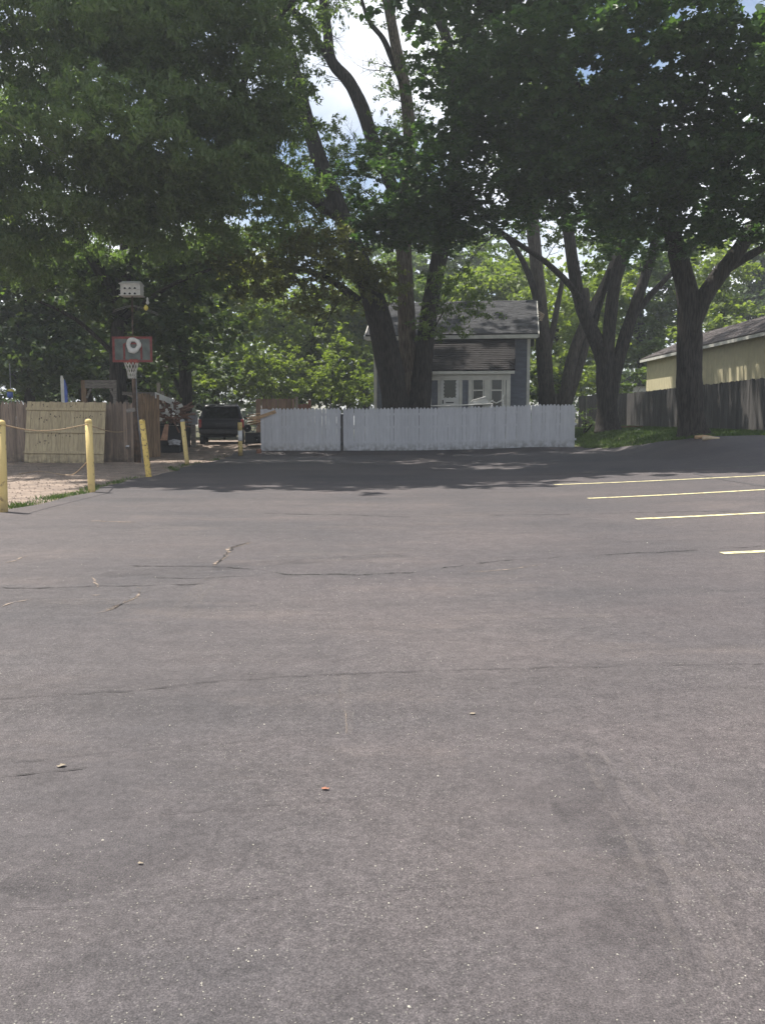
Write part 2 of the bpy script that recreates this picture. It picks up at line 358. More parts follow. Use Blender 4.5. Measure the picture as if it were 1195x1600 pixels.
def grime(m, c, z0, z1):
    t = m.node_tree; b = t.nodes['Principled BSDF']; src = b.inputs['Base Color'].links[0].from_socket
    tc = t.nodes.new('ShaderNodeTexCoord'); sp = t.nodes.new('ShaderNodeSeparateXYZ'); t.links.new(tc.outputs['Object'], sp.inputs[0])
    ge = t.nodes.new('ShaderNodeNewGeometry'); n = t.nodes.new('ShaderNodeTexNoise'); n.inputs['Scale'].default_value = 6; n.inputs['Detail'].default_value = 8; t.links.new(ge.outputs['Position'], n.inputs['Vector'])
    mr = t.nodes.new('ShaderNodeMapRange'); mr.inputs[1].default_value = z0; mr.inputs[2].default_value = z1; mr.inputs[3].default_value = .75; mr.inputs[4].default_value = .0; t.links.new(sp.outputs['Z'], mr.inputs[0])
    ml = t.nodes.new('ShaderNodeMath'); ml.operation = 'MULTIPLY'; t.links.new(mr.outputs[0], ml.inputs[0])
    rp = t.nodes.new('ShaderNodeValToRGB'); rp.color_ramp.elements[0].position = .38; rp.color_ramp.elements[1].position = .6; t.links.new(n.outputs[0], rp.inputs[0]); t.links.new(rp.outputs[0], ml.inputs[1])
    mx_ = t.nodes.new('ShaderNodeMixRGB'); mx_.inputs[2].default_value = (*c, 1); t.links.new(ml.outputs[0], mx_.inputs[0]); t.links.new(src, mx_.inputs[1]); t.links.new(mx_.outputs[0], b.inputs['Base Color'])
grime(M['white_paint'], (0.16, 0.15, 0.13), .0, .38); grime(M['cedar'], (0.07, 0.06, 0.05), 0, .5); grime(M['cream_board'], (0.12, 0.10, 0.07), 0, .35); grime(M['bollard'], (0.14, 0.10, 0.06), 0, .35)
# ------------------------------------------------------------------ ground, lot, drive
def grid_sheet(name, rows, ncol, m, dz, kind='structure'):
    """rows: list of (y, xl, xr)"""
    v = []; f = []
    for y, xl, xr in rows:
        xs = np.linspace(xl, xr, ncol); zs = gz(xs, np.full(ncol, y)) + dz
        v += list(zip(xs, [y] * ncol, zs))
    for i in range(len(rows) - 1):
        for k in range(ncol - 1):
            a = i * ncol + k; f.append((a, a + 1, a + ncol + 1, a + ncol))
    me = bpy.data.meshes.new(name); me.from_pydata(v, [], f); me.materials.append(m)
    me.polygons.foreach_set('use_smooth', [True] * len(f)); me.update()
    return tag(link(name, me), kind=kind)
ys = list(np.linspace(-60, 0, 9)) + list(np.arange(1, 60, 0.5)) + [65, 75, 100, 140]
v = []; xs = [-140, -90, -60, -40] + list(np.arange(-30, 30.1, 0.5)) + [40, 60, 90, 140]
f = []; nx = len(xs)
for y in ys:
    zs = gz(np.array(xs), np.full(nx, y)); v += [(a, y, c) for a, c in zip(xs, zs)]
for i in range(len(ys) - 1):
    for k in range(nx - 1):
        a = i * nx + k; f.append((a, a + 1, a + nx + 1, a + nx))
me = bpy.data.meshes.new('ground'); me.from_pydata(v, [], f); me.materials.append(M['soil']); me.update()
tag(link('ground', me), kind='structure')

def left_edge(y):
    return -5.62 + 0.10 * math.sin(y * 0.9) + 0.06 * math.sin(y * 2.7 + 1)
def right_edge(y):
    return float(np.interp(y, [-30, 20, 25.6, 26.6, 27.3, 28.0, 29.5, 31.5, 34.2, 35.2], [16, 16, 13.4, 12.2, 10.6, 9.55, 9.0, 8.3, 7.85, 7.8])) + 0.05 * math.sin(y * 3.1)
rows = [(y, left_edge(y), right_edge(y)) for y in list(np.arange(-12, 35.0, 0.4)) + [35.05]]
grid_sheet('parking_lot', rows, 70, M['asphalt'], 0.03)
rows = [(y, -26 - 2 * math.sin(y), left_edge(y) + 0.25 if y < 35 else -3.2) for y in np.arange(9, 46.1, 0.5)]
grid_sheet('gravel_drive', rows, 40, M['gravel'], 0.014)

def ribbon(name, pts, wid, m, dz=0.036, wob=0.03, step=0.12, wmin=0.25):
    """painted or worn strip on the ground through world xy points"""
    P_ = [Vector((p[0], p[1], 0)) for p in pts]
    path = []
    for a, b in zip(P_[:-1], P_[1:]):
        n = max(1, int((b - a).length / step))
        path += [a.lerp(b, i / n) for i in range(n)]
    path.append(P_[-1]); vs = []; fs = []
    off = 0; gap = 0
    for i, p in enumerate(path):
        d = (path[min(i + 1, len(path) - 1)] - path[max(i - 1, 0)]).normalized(); n = Vector((-d.y, d.x, 0))
        off = off * 0.8 + random.uniform(-wob, wob)
        ww = wid * random.uniform(wmin, 1) / 2 if wob else wid / 2
        if wob and name.startswith('asph'):
            if gap <= 0 and random.random() < .05: gap = random.randint(1, 6)
            if gap > 0: ww *= .12
            gap -= 1
        if wob and (i == 0 or i == len(path) - 1): ww *= 0.2
        for s in (-1, 1):
            q = p + n * (off + s * ww); vs.append((q.x, q.y, g(q.x, q.y) + dz))
        if i: fs.append((2 * i - 2, 2 * i - 1, 2 * i + 1, 2 * i))
    me = bpy.data.meshes.new(name); me.from_pydata(vs, [], fs); me.materials.append(m); me.update()
    return tag(link(name, me), kind='structure')
def gpx(l): return [G(*p)[:2] for p in l]
# parking stripes (2.7 - 3 m stalls)
for a, b in (((865, 760), (1195, 745.5)), ((918, 782), (1195, 768)), ((993, 815), (1195, 805)), ((1127, 870), (1195, 867))):
    A = Vector(gpx([a])[0]); B = Vector(gpx([b])[0]); d = (B - A).normalized(); B = A + d * 5.6
    ribbon('parking_stripe', [A, B], 0.115, M['yellow_line'], wob=0)
A = Vector(gpx([(830, 743)])[0]); B = Vector(gpx([(1195, 730)])[0])
ribbon('parking_stripe', [A, A + (B - A).normalized() * 5.6], 0.11, M['old_line'], wob=0.004, wmin=0.75)
# cracks and seams, read off the photograph on the ground plane
for l, wd, m, wb in (
    ([(410, 806), (520, 807), (640, 811), (760, 809), (900, 807), (1060, 803), (1195, 803)], 0.045, 'fray', 0.03),
    ([(205, 889), (300, 890), (335, 891), (400, 896), (445, 904), (560, 905), (640, 902), (700, 893), (770, 883), (900, 876), (1000, 869), (1190, 859)], 0.045, 'fray', 0.025),
    ([(330, 890), (345, 875), (360, 862), (388, 852)], 0.05, 'crumble', 0.03),
    ([(333, 889), (349, 873), (364, 860), (390, 851)], 0.03, 'crack', 0.02),
    ([(730, 899), (790, 895), (850, 887)], 0.03, 'crumble', 0.03),
    ([(145, 966), (165, 962), (190, 952), (208, 942), (219, 932), (221, 926), (213, 924)], 0.035, 'crumble', 0.015),
    ([(165, 961), (178, 955), (190, 950)], 0.05, 'crumble', 0.02), ([(170, 961), (188, 953), (203, 942), (212, 930), (208, 927)], 0.06, 'seam', 0.02),
    ([(140, 937), (150, 938), (157, 936)], 0.03, 'crumble', 0.02), ([(237, 908), (310, 909), (390, 907)], 0.03, 'fray', 0.02),
    ([(140, 908), (150, 917), (157, 924)], 0.03, 'crumble', 0.02),
    ([(0, 925), (60, 927), (130, 926), (210, 921), (320, 918)], 0.03, 'fray', 0.03),
    ([(0, 955), (48, 943)], 0.03, 'crumble', 0.03), ([(0, 890), (40, 874)], 0.035, 'crumble', 0.03),
    ([(137, 818), (215, 820)], 0.08, 'crumble', 0.05),
    ([(1085, 742), (1130, 752), (1195, 763)], 0.16, 'seam', 0.02),
    ([(0, 1103), (200, 1089), (420, 1069), (600, 1059), (900, 1052), (1195, 1048)], 0.028, 'soft_seam', 0.012),
    ([(0, 1207), (150, 1193), (300, 1178), (420, 1165)], 0.014, 'soft_seam', 0.01),
    ([(0, 1229), (60, 1222), (140, 1214)], 0.012, 'fray', 0.008),
    ([(150, 1297), (400, 1275), (560, 1262)], 0.008, 'soft_seam', 0.006),
    ([(0, 1446), (200, 1434), (400, 1422), (600, 1410)], 0.008, 'soft_seam', 0.005),
    ([(600, 1409), (760, 1397), (880, 1384)], 0.008, 'soft_seam', 0.005),
    ([(530, 1085), (538, 1120), (545, 1160)], 0.007, 'crumble', 0.008)):
    ribbon('asphalt_crack' if 'seam' not in m else 'tar_seam', gpx(l), wd, M[m], wob=wb, step=0.04 if l[0][1] > 1000 else 0.07, dz=0.035)
for l, wd in (([(880, 1180), (945, 1330), (1030, 1560)], .30), ([(150, 905), (420, 885), (640, 872)], .35), ([(0, 1400), (150, 1380), (300, 1300)], .35)):
    ribbon('worn_stain', gpx(l), wd, M['soft_stain'], wob=.01, step=.1, wmin=.8, dz=.0325)
for k, (l, wd) in enumerate((([(905, 1180), (985, 1330), (1080, 1560)], .035), ([(930, 1180), (1020, 1330), (1130, 1560)], .03), ([(965, 1180), (1065, 1330), (1190, 1560)], .03), ([(1000, 1190), (1110, 1330), (1195, 1440)], .025),
        ([(330, 905), (300, 935), (262, 975)], .10), ([(345, 905), (320, 935), (290, 975)], .06), ([(536, 1060), (545, 1160)], .05), ([(60, 945), (130, 947), (240, 945)], .25), ([(430, 870), (520, 872), (640, 868)], .3), ([(700, 975), (820, 968), (960, 970)], .2))):
    ribbon('tyre_scuff', gpx(l), wd, M['scuff'], wob=.006, step=.1, wmin=.7, dz=.0335)
# loose pebbles and chips, uncountable
mb = MB(); rr = random.Random(5)
for i in range(1900):
    d = 1.7 + 9 * rr.random() ** 2.0; x = rr.uniform(-1, 1) * d * 0.5
    if rr.random() < 0.5: x = x * 0.5 + 0.25 * math.sin(d * 2)
    s = rr.uniform(0.0012, 0.0030) * (1.7 if rr.random() < 0.05 else 1) * (1 + d * 0.04); z = g(x, d) + 0.031
    a = rr.uniform(0, 6.28); c, sn = math.cos(a) * s, math.sin(a) * s; e = rr.uniform(0.5, 1.0)
    mb.add([(x + c, d + sn, z), (x - sn * e, d + c * e, z), (x - c, d - sn, z), (x + sn * e, d - c * e, z), (x, d, z + s * 0.8)],
           [(0, 1, 4), (1, 2, 4), (2, 3, 4), (3, 0, 4)])
tag(mb.build('loose_pebbles', M['pebble']), kind='stuff')
mb = MB()
for i in range(5000):
    y = rr.uniform(11, 34); x = left_edge(y) - rr.random() ** 1.5 * 8
    s = rr.uniform(0.008, 0.028); z = g(x, y) + 0.014; a = rr.uniform(0, 6.28); c, sn = math.cos(a) * s, math.sin(a) * s
    mb.add([(x + c, y + sn, z), (x - sn, y + c, z), (x - c, y - sn, z), (x + sn, y - c, z), (x, y, z + s)], [(0, 1, 4), (1, 2, 4), (2, 3, 4), (3, 0, 4)])
tag(mb.build('drive_stones', M['gravel']), kind='stuff')

# ------------------------------------------------------------------ trees
def leaf_mesh(name, C, size, m, shape='narrow', tilt=0.6, droop=0.0):
    """C (n,3) centres -> one mesh of n leaf blades"""
    n = len(C)
    if shape == 'maple':
        ang = np.array([-90, -14, 24, 57, 90, 123, 156, 194]) * math.pi / 180
        rad = np.array([0.48, 0.58, 1.0, 0.56, 1.15, 0.56, 1.0, 0.58])
        T = np.stack([rad * np.cos(ang) * .6, rad * np.sin(ang) * .6, 0.12 * np.cos(ang * 2) * rad], 1)
    elif shape == 'oval':
        T = np.array([(0, -.5, 0), (.30, -.15, .06), (.26, .2, .06), (0, .55, -.05), (-.26, .2, .06), (-.30, -.15, .06)])
    else:
        T = np.array([(0, -.6, 0), (.24, 0, .07), (0, .7, -.08), (-.24, 0, .07)])
    k = len(T)
    yaw = rng.uniform(0, 2 * np.pi, n); pit = rng.normal(-droop, tilt, n); rol = rng.normal(0, tilt, n)
    s = size * rng.uniform(0.6, 1.3, n)
    V = T[None] * s[:, None, None]
    cy, sy = np.cos(rol), np.sin(rol)
    X, Y, Z = V[..., 0], V[..., 1], V[..., 2]
    X, Z = X * cy[:, None] + Z * sy[:, None], -X * sy[:, None] + Z * cy[:, None]
    cp, sp = np.cos(pit), np.sin(pit)
    Y, Z = Y * cp[:, None] - Z * sp[:, None], Y * sp[:, None] + Z * cp[:, None]
    cz, sz = np.cos(yaw), np.sin(yaw)
    X, Y = X * cz[:, None] - Y * sz[:, None], X * sz[:, None] + Y * cz[:, None]
    V = np.stack([X, Y, Z], -1) + C[:, None, :]
    me = bpy.data.meshes.new(name)
    me.vertices.add(n * k); me.vertices.foreach_set('co', V.astype(np.float32).ravel())
    me.loops.add(n * k); me.loops.foreach_set('vertex_index', np.arange(n * k, dtype=np.int32))
    me.polygons.add(n); me.polygons.foreach_set('loop_start', (np.arange(n) * k).astype(np.int32))
    try: me.polygons.foreach_set('loop_total', np.full(n, k, dtype=np.int32))
    except Exception: pass
    me.materials.append(m); me.update(calc_edges=True); me.validate()
    return me
def lobe_points(c, rad, ntw, nleaf, spread, hang=0.0, shell=2.2):
    """leaves gathered in domed clumps, the clumps gathered in a lobe"""
    rad = np.array(rad, float); cr_ = spread * 2.3
    area = rad[0] * rad[1] + rad[0] * rad[2] + rad[1] * rad[2]
    nc = max(5, int(area * 1.5 / cr_ ** 2))
    d = rng.normal(size=(nc, 3)); d /= np.linalg.norm(d, axis=1)[:, None]
    r = rng.uniform(0, 1, nc) ** (1 / shell)
    bump = 1 + 0.18 * np.sin(d[:, 0] * 5 + c[0]) * np.cos(d[:, 2] * 6 + c[1]) + rng.normal(0, .08, nc)
    cen = np.array(c) + d * (r * bump)[:, None] * rad
    csz = cr_ * rng.uniform(.55, 1.25, nc)
    pick = rng.choice(nc, ntw, p=csz ** 2 / (csz ** 2).sum())
    e = rng.normal(size=(ntw, 3)); e /= np.linalg.norm(e, axis=1)[:, None]
    e[:, 2] = np.where(e[:, 2] < -.25, -e[:, 2], e[:, 2])
    rr_ = rng.uniform(0, 1, ntw) ** .45
    tw = cen[pick] + e * (rr_ * csz[pick])[:, None] * np.array([1, 1, .55])
    out = np.repeat(tw, nleaf, 0); t = rng.uniform(0, 1, len(out))
    ax = e * np.array([1, 1, .2]) + rng.normal(size=(ntw, 3)) * .35; ax[:, 2] -= .15 + hang
    ax /= np.linalg.norm(ax, axis=1)[:, None]
    out += np.repeat(ax, nleaf, 0) * (t * spread * 1.2)[:, None] + rng.normal(0, 1, out.shape) * np.array([.22, .22, .14]) * spread
    return out
def plobe(px, py, Y, rx, ry, rY):
    c = P(px, py, Y); k = Y / 1364
    return (c, (rx * k, rY, ry * k))
DENS = {'narrow': 3.6, 'maple': 2.6, 'oval': 3.6}
def crown_part(root, lobes, m, size, dens, nleaf, spread, shape, hang=0.0, tilt=0.6, droop=0.0, name='crown', shell=2.2):
    pts = []
    for lb in lobes:
        c, rad = lb[0], lb[1]; q = lb[2] if len(lb) > 2 else 1.0
        vol = (rad[0] * rad[1] + rad[0] * rad[2] + rad[1] * rad[2])
        n = max(4, int(vol * dens * DENS.get(shape, 3) * q / nleaf))
        pts.append(lobe_points(c, rad, n, nleaf, spread, hang, shell))
    C = np.concatenate(pts)
    off = np.array(WL[root]) if root is not None else 0
    return link(name, leaf_mesh(name, C - off, size, m, shape, tilt, droop), root), len(C)
def limb(root, pts, m, name='limb', n=12, k=6, jit=0.07, fl=0.0, seed=0):
    sp = smoothpath(pts, k)
    mb = MB(); mb.tube([q[0] for q in sp], [q[1] for q in sp], n, True, jit, seed, fl)
    return mb.build(name, m, root)
def L_(pxs, Y, k=1.0):
    """list of (px, py, halfwidth px [, Y]) -> limb path"""
    out = []
    for q in pxs:
        yy = q[3] if len(q) > 3 else Y
        out.append((P(q[0], q[1], yy), q[2] * yy / 1364 * 0.82 * k))
    return out
def twigs(root, starts, m, nm='twig', seed=1, nsub=6):
    rr = random.Random(seed); mb = MB()
    for a, b in starts:
        a = Vector(a); b = Vector(b); d = b - a
        def grow(p, d, ln, r, lev):
            pts = [p]; rd = [r]; q = p.copy(); dd = d.normalized()
            for i in range(5):
                dd = (dd + Vector((rr.uniform(-1, 1), rr.uniform(-1, 1), rr.uniform(-1, 1))) * 0.22).normalized()
                q = q + dd * ln / 5; pts.append(q.copy()); rd.append(r * (1 - (i + 1) / 6))
                if lev < 2:
                    for _ in range(2 if lev == 0 else 1):
                        s = (dd + Vector((rr.uniform(-1, 1), rr.uniform(-1, 1), rr.uniform(-1, 1))) * 0.9).normalized()
                        grow(q, s, ln * 0.42, r * (1 - (i + 1) / 6) * 0.6, lev + 1)
            mb.tube(pts, rd, 4, False)
        grow(a, d, d.length, d.length * 0.014, 0)
    return mb.build(nm, m, root)
ntot = 0
def base(px, Y):
    p = P(px, 655, Y); return Vector((p.x, Y, g(p.x, Y)))

# --- the four-stemmed tree behind the white fence
YA = 37.2
t1 = empty('maple_tree', base(632, YA), 'tall many-stemmed tree with one pale trunk between white picket fence and blue house', 'tree')
B1 = base(632, YA)
limb(t1, L_([(640, 690, 26), (641, 640, 20), (638, 560, 17), (634, 470, 15.5), (630, 380, 14), (634, 300, 13), (640, 230, 12, 36.8), (634, 150, 11, 36.4), (618, 70, 9.5, 36), (606, 0, 9, 35.6), (596, -90, 6, 35.2)], YA + .3), M['bark_pale'], 'trunk', 16, 6, .07, .35, 1)
limb(t1, L_([(622, 690, 30), (618, 640, 26), (612, 590, 25), (598, 520, 24), (580, 460, 22), (556, 395, 19), (532, 330, 15.5), (507, 270, 14.5), (486, 210, 13.5), (470, 150, 11.5), (456, 90, 9.5), (440, 25, 9), (428, -60, 6)], YA - .6), M['bark'], 'limb', 14, 6, .07, .3, 2)
limb(t1, L_([(648, 690, 28), (655, 640, 22), (661, 570, 18), (668, 500, 16), (680, 430, 15.5), (694, 370, 15), (706, 300, 13), (712, 200, 11), (704, 110, 10), (692, 45, 9.5), (664, 0, 9), (640, -50, 6)], YA - .1), M['bark'], 'limb', 14, 6, .07, .3, 3)
limb(t1, L_([(632, 360, 12), (612, 290, 12), (584, 225, 13), (566, 170, 12.5), (545, 128, 11.5), (518, 95, 10), (512, 50, 8.5), (505, 0, 8), (500, -60, 6)], YA - .2), M['bark'], 'limb', 12, 6, .06, 0, 4)
limb(t1, L_([(522, 98, 8), (498, 70, 8), (478, 38, 7), (452, 12, 6.5), (420, -20, 4)], YA - .2), M['bark'], 'limb', 10, 6, .06, 0, 5)
limb(t1, L_([(536, 340, 11), (510, 325, 13), (482, 303, 14), (452, 288, 10), (430, 279, 8, 36), (405, 268, 6, 35)], YA - .6), M['bark'], 'limb', 10, 6, .06, 0, 6)
limb(t1, L_([(484, 305, 10), (464, 276, 9), (440, 258, 5.5, 36), (410, 235, 4, 34.5), (370, 215, 2.5, 33)], YA - .6), M['bark'], 'limb', 8, 6, .06, 0, 7)
limb(t1, L_([(560, 470, 9), (520, 440, 7, 36), (470, 420, 5, 35), (420, 415, 3, 34)], YA - .6), M['bark'], 'limb', 8, 6, .06, 0, 8)
limb(t1, L_([(628, 128, 7), (612, 90, 6), (598, 60, 5), (575, 30, 4), (560, -20, 2)], 36.2), M['bark'], 'limb', 8, 5, .06, 0, 9)
tw = [(P(530, 120, 37), P(480, 50, 36.5)), (P(555, 140, 37), P(505, 90, 36.6)), (P(600, 112, 36.8), P(548, 96, 36.2)), (P(635, 110, 36.5), P(560, 90, 36.5)), (P(640, 60, 36), P(680, 20, 35.5)), (P(665, 90, 36.5), P(690, 20, 36.2)),
      (P(560, 230, 37), P(536, 190, 37)), (P(575, 240, 37.3), P(520, 250, 37)), (P(508, 45, 36.5), P(545, 62, 36)), (P(585, 310, 37.2), P(535, 255, 37)), (P(580, 270, 37.2), P(540, 300, 37)), (P(500, 490, 36), P(470, 560, 35.5)), (P(530, 470, 36), P(500, 560, 35.5)), (P(670, 520, 36), P(720, 440, 35.4)), (P(515, 60, 36.5), P(530, 5, 36)),
      (P(480, 80, 36.5), P(540, 60, 36.5)), (P(640, 170, 36.4), P(590, 120, 36.2)), (P(640, 200, 36.6), P(680, 130, 36.2))]
twigs(t1, tw, M['bark'])
lb = [plobe(500, 395, 33.5, 75, 55, 3.0) + (.8,), plobe(420, 432, 34, 85, 38, 3.0) + (.8,), plobe(580, 432, 35, 45, 38, 2) + (.8,), plobe(350, 415, 34, 70, 48, 3), plobe(540, 470, 35, 50, 22, 2) + (.35,), plobe(470, 485, 35, 60, 18, 2) + (.25,)]
_, n = crown_part(t1, lb, M['leaf_olive'], 0.165, 130, 26, 0.38, 'narrow', 0.3, .7, .3); ntot += n
lb = [plobe(516, 250, 38.5, 38, 70, 2.5) + (.8,), plobe(450, 330, 38, 60, 60, 2.5), plobe(420, 300, 32, 55, 50, 2.2), plobe(455, 375, 34, 60, 40, 2.2), plobe(460, 230, 38, 32, 60, 2) + (.9,), plobe(500, 360, 38, 60, 40, 2) + (.9,), plobe(430, 130, 37, 40, 60, 2) + (.8,), plobe(405, 20, 36, 60, 35, 2)+(.8,), plobe(548, 330, 38.5, 36, 45, 2.0) + (.6,), plobe(545, 265, 39, 30, 45, 2) + (.7,), plobe(575, 330, 39, 26, 40, 1.6) + (.7,), plobe(614, 130, 36.8, 28, 50, 1.3) + (.6,), plobe(612, 220, 36.8, 40, 50, 1.6) + (.7,), plobe(600, 285, 37.5, 32, 40, 1.6) + (.5,), plobe(655, 180, 36.8, 26, 60, 1.3) + (.5,), plobe(640, 100, 36, 16, 40, 1.0) + (.3,),
      plobe(545, -6, 36, 70, 20, 1.6) + (.6,), plobe(532, 18, 36, 28, 18, 1) + (.5,), plobe(670, 25, 36, 30, 40, 1.4)+(.45,), plobe(600, 40, 36, 18, 22, 1) + (.3,), plobe(640, 8, 36, 40, 16, 1.2) + (.4,), plobe(470, 120, 37, 34, 60, 2) + (.45,), plobe(705, 505, 35.5, 40, 45, 1.5) + (.6,), plobe(735, 480, 35.5, 30, 30, 1.5) + (.6,), plobe(700, 445, 36, 50, 30, 1.5) + (.6,), plobe(665, 520, 36, 20, 40, 1) + (.4,)]
_, n = crown_part(t1, lb, M['leaf_mid'], 0.13, 100, 24, 0.32, 'narrow', 0.3, .7, .3); ntot += n
for k, (a, b_) in enumerate(((P(596, -90, 35.2), Vector((-1.5, 38, 25))), (P(428, -60, 36.6), Vector((-7.5, 40, 25))), (P(640, -50, 37), Vector((3.5, 40, 25))), (P(500, -60, 37), Vector((-4, 42, 26))))):
    limb(t1, [(a - Vector((0, 0, .3)), .17), (a.lerp(b_, .5) + Vector((.2, 0, .4)), .13), (b_, .05)], M['bark'], 'limb', 8, 5, .06, 0, 80 + k)
lb = [((-8, 40, 26.5), (4, 4.5, 3)), ((-2.5, 38, 26), (4, 4.5, 3)), ((3, 39.5, 26), (4, 4.5, 3)), ((-5, 44, 28), (5, 4, 3)), ((2, 45.5, 29), (5, 4, 3)), ((-10, 36, 24.5), (3.5, 4, 2.6)), ((-4, 33, 23), (3.5, 3.5, 2.4)), ((2, 34, 23.5), (3.5, 3.5, 2.4)), ((7.5, 40, 26), (3.5, 4, 3)), ((-10, 44, 28), (4, 4, 3)), ((7, 45, 28.5), (4, 4, 3)), ((6, 35.5, 22.8), (3.2, 3, 2.2)), ((9.5, 36, 23), (3.2, 3, 2.2)), ((6, 49.5, 30), (4, 4, 3)), ((10.5, 41, 26), (3.5, 3.5, 2.6)), ((9, 31, 20.5), (3, 3, 2))]  # upper crown out of view, its lobes added to shade fence and house
_, n = crown_part(t1, lb, M['leaf_mid'], 0.24, 22, 26, 0.5, 'oval'); ntot += n

# --- the big fine-leaved tree on the left
b = base(190, 33)
t5 = empty('silver_maple_tree', b, 'huge drooping fine-leaved grey-green tree filling the upper left above the weathered fence', 'tree')
limb(t5, L_([(186, 730, 19), (186, 640, 16), (184, 560, 15), (190, 470, 14), (200, 380, 13, 32), (215, 280, 11, 31), (235, 150, 9, 30), (250, 20, 7, 29)], 33), M['bark'], 'trunk', 14, 6, .06, .3, 11)
for k, l in enumerate(([(192, 480, 12), (130, 380, 10, 31.5), (70, 280, 7, 30), (0, 160, 5, 28)], [(205, 390, 12, 32), (290, 300, 9, 30), (360, 190, 7, 28), (400, 60, 5, 27)], [(215, 290, 9, 31), (150, 190, 7, 29), (110, 60, 5, 27)], [(186, 560, 5, 33), (120, 500, 4, 32), (60, 470, 2.5, 31)], [(190, 500, 6, 33), (260, 450, 4, 32), (330, 420, 2.5, 31)],
                        [(232, 160, 8, 30), (300, 40, 6, 28), (330, -40, 4, 27)], [(400, 60, 5, 27), (450, 10, 5, 28), (480, -30, 3, 28)])):
    limb(t5, L_(l, 33), M['bark'], 'limb', 8, 6, .06, 0, 20 + k)
lb = [plobe(60, 90, 26.5, 130, 110, 4), plobe(215, 80, 25.5, 120, 110, 4), plobe(350, 95, 26, 110, 90, 3.6), plobe(420, 60, 28, 50, 70, 2.6) + (.7,), plobe(110, 250, 26, 130, 100, 3.6), plobe(260, 225, 25, 130, 100, 3.4), plobe(390, 200, 27, 75, 75, 3) + (.9,), plobe(30, 350, 27, 110, 90, 3.4),
      plobe(190, 330, 27, 120, 75, 3.0), plobe(330, 330, 28, 100, 75, 3), plobe(440, 265, 30, 50, 50, 2.2) + (.7,), plobe(-90, 200, 27, 100, 200, 4), plobe(300, -10, 26.5, 150, 55, 3.5), plobe(60, -20, 27, 150, 70, 4) + (.6,), plobe(445, 180, 28, 30, 60, 2) + (.6,), plobe(70, 410, 31, 90, 55, 2.6) + (.8,), plobe(200, 405, 33, 120, 45, 2.2), plobe(330, 410, 32, 60, 50, 2.2) + (.8,)]
_, n = crown_part(t5, lb, M['leaf_silver'], 0.145, 235, 30, 0.40, 'narrow', 0.5, .6, .5); ntot += n
lb = [plobe(150, -150, 26, 250, 130, 6) + (.75,), plobe(380, -110, 27, 130, 90, 5) + (.75,), plobe(60, -60, 23.5, 150, 60, 3) + (.6,), plobe(280, -60, 23.5, 130, 60, 3) + (.6,), plobe(-260, 50, 25, 160, 260, 5) + (.8,)]
_, n = crown_part(t5, lb, M['leaf_silver'], 0.30, 26, 20, 0.5, 'oval'); ntot += n

# --- the three-stemmed tree on the grass
YC = 39.5
t3 = empty('shade_tree', base(948, YC), 'dark three-stemmed tree on the grass just right of the white picket fence', 'tree')
limb(t3, L_([(948, 676, 27), (947, 640, 22), (946, 590, 21), (944, 560, 20), (925, 520, 16), (908, 480, 14), (896, 420, 13), (886, 350, 12), (872, 260, 9, 37), (860, 150, 6, 34)], YC, .86), M['bark'], 'trunk', 16, 6, .07, .3, 31)
limb(t3, L_([(947, 690, 10), (946, 600, 15), (948, 560, 15), (953, 500, 14), (960, 440, 13.5), (975, 380, 12), (968, 320, 11), (960, 220, 8, 36), (950, 100, 5, 32)], YC - .2, .86), M['bark'], 'limb', 14, 6, .07, 0, 32)
limb(t3, L_([(952, 690, 10), (955, 610, 16), (966, 560, 15), (984, 500, 13), (1003, 445, 11.5), (1020, 390, 10), (1035, 320, 8), (1050, 200, 6, 36)], YC - .1, .86), M['bark'], 'limb', 12, 6, .07, 0, 33)
limb(t3, L_([(985, 500, 9), (1015, 462, 7), (1050, 425, 5), (1090, 380, 3)], YC - .1, .86), M['bark'], 'limb', 8, 6, .06, 0, 34)
limb(t3, L_([(908, 470, 8), (885, 440, 7), (850, 408, 6, 38.5), (805, 378, 5.5, 37.5), (765, 352, 5, 36.5), (720, 330, 3, 35)], YC - .2, .86), M['bark'], 'limb', 10, 6, .06, 0, 35)
limb(t3, L_([(925, 520, 7), (935, 480, 6), (945, 450, 5), (952, 420, 3)], YC + .2), M['bark'], 'limb', 8, 6, .06, 0, 36)
twigs(t3, [(P(800, 376, 37.5), P(850, 330, 37)), (P(850, 408, 38.5), P(880, 350, 38)), (P(780, 360, 37), P(740, 420, 36.6))], M['bark'], 'twig', 3)
lb = [plobe(625, 285, 31, 80, 75, 3.2), plobe(600, 350, 32, 45, 38, 2.2) + (.8,), plobe(690, 330, 31, 85, 58, 3), plobe(745, 230, 29.5, 85, 95, 3.6), plobe(725, 110, 30, 42, 65, 2.6) + (.8,), plobe(800, 140, 28, 95, 100, 3.6), plobe(835, 265, 28.5, 95, 68, 3.4), plobe(780, 30, 29, 85, 60, 3.5), plobe(650, 225, 32, 45, 50, 2.2) + (.6,), plobe(900, 230, 29, 80, 80, 3.4), plobe(935, 330, 33, 55, 50, 2.4) + (.9,), plobe(990, 370, 35, 55, 50, 2.2) + (.8,), plobe(700, 362, 31, 62, 32, 2), plobe(610, 360, 32, 50, 36, 2), plobe(665, 385, 32.5, 40, 22, 1.5) + (.8,), plobe(850, 320, 30, 60, 35, 2)]
_, n = crown_part(t3, lb, M['leaf_dark'], 0.20, 95, 16, 0.40, 'maple', 0.15, .42, .2); ntot += n
lb = [plobe(760, -100, 27, 190, 110, 6), plobe(620, -120, 28, 120, 70, 4)]
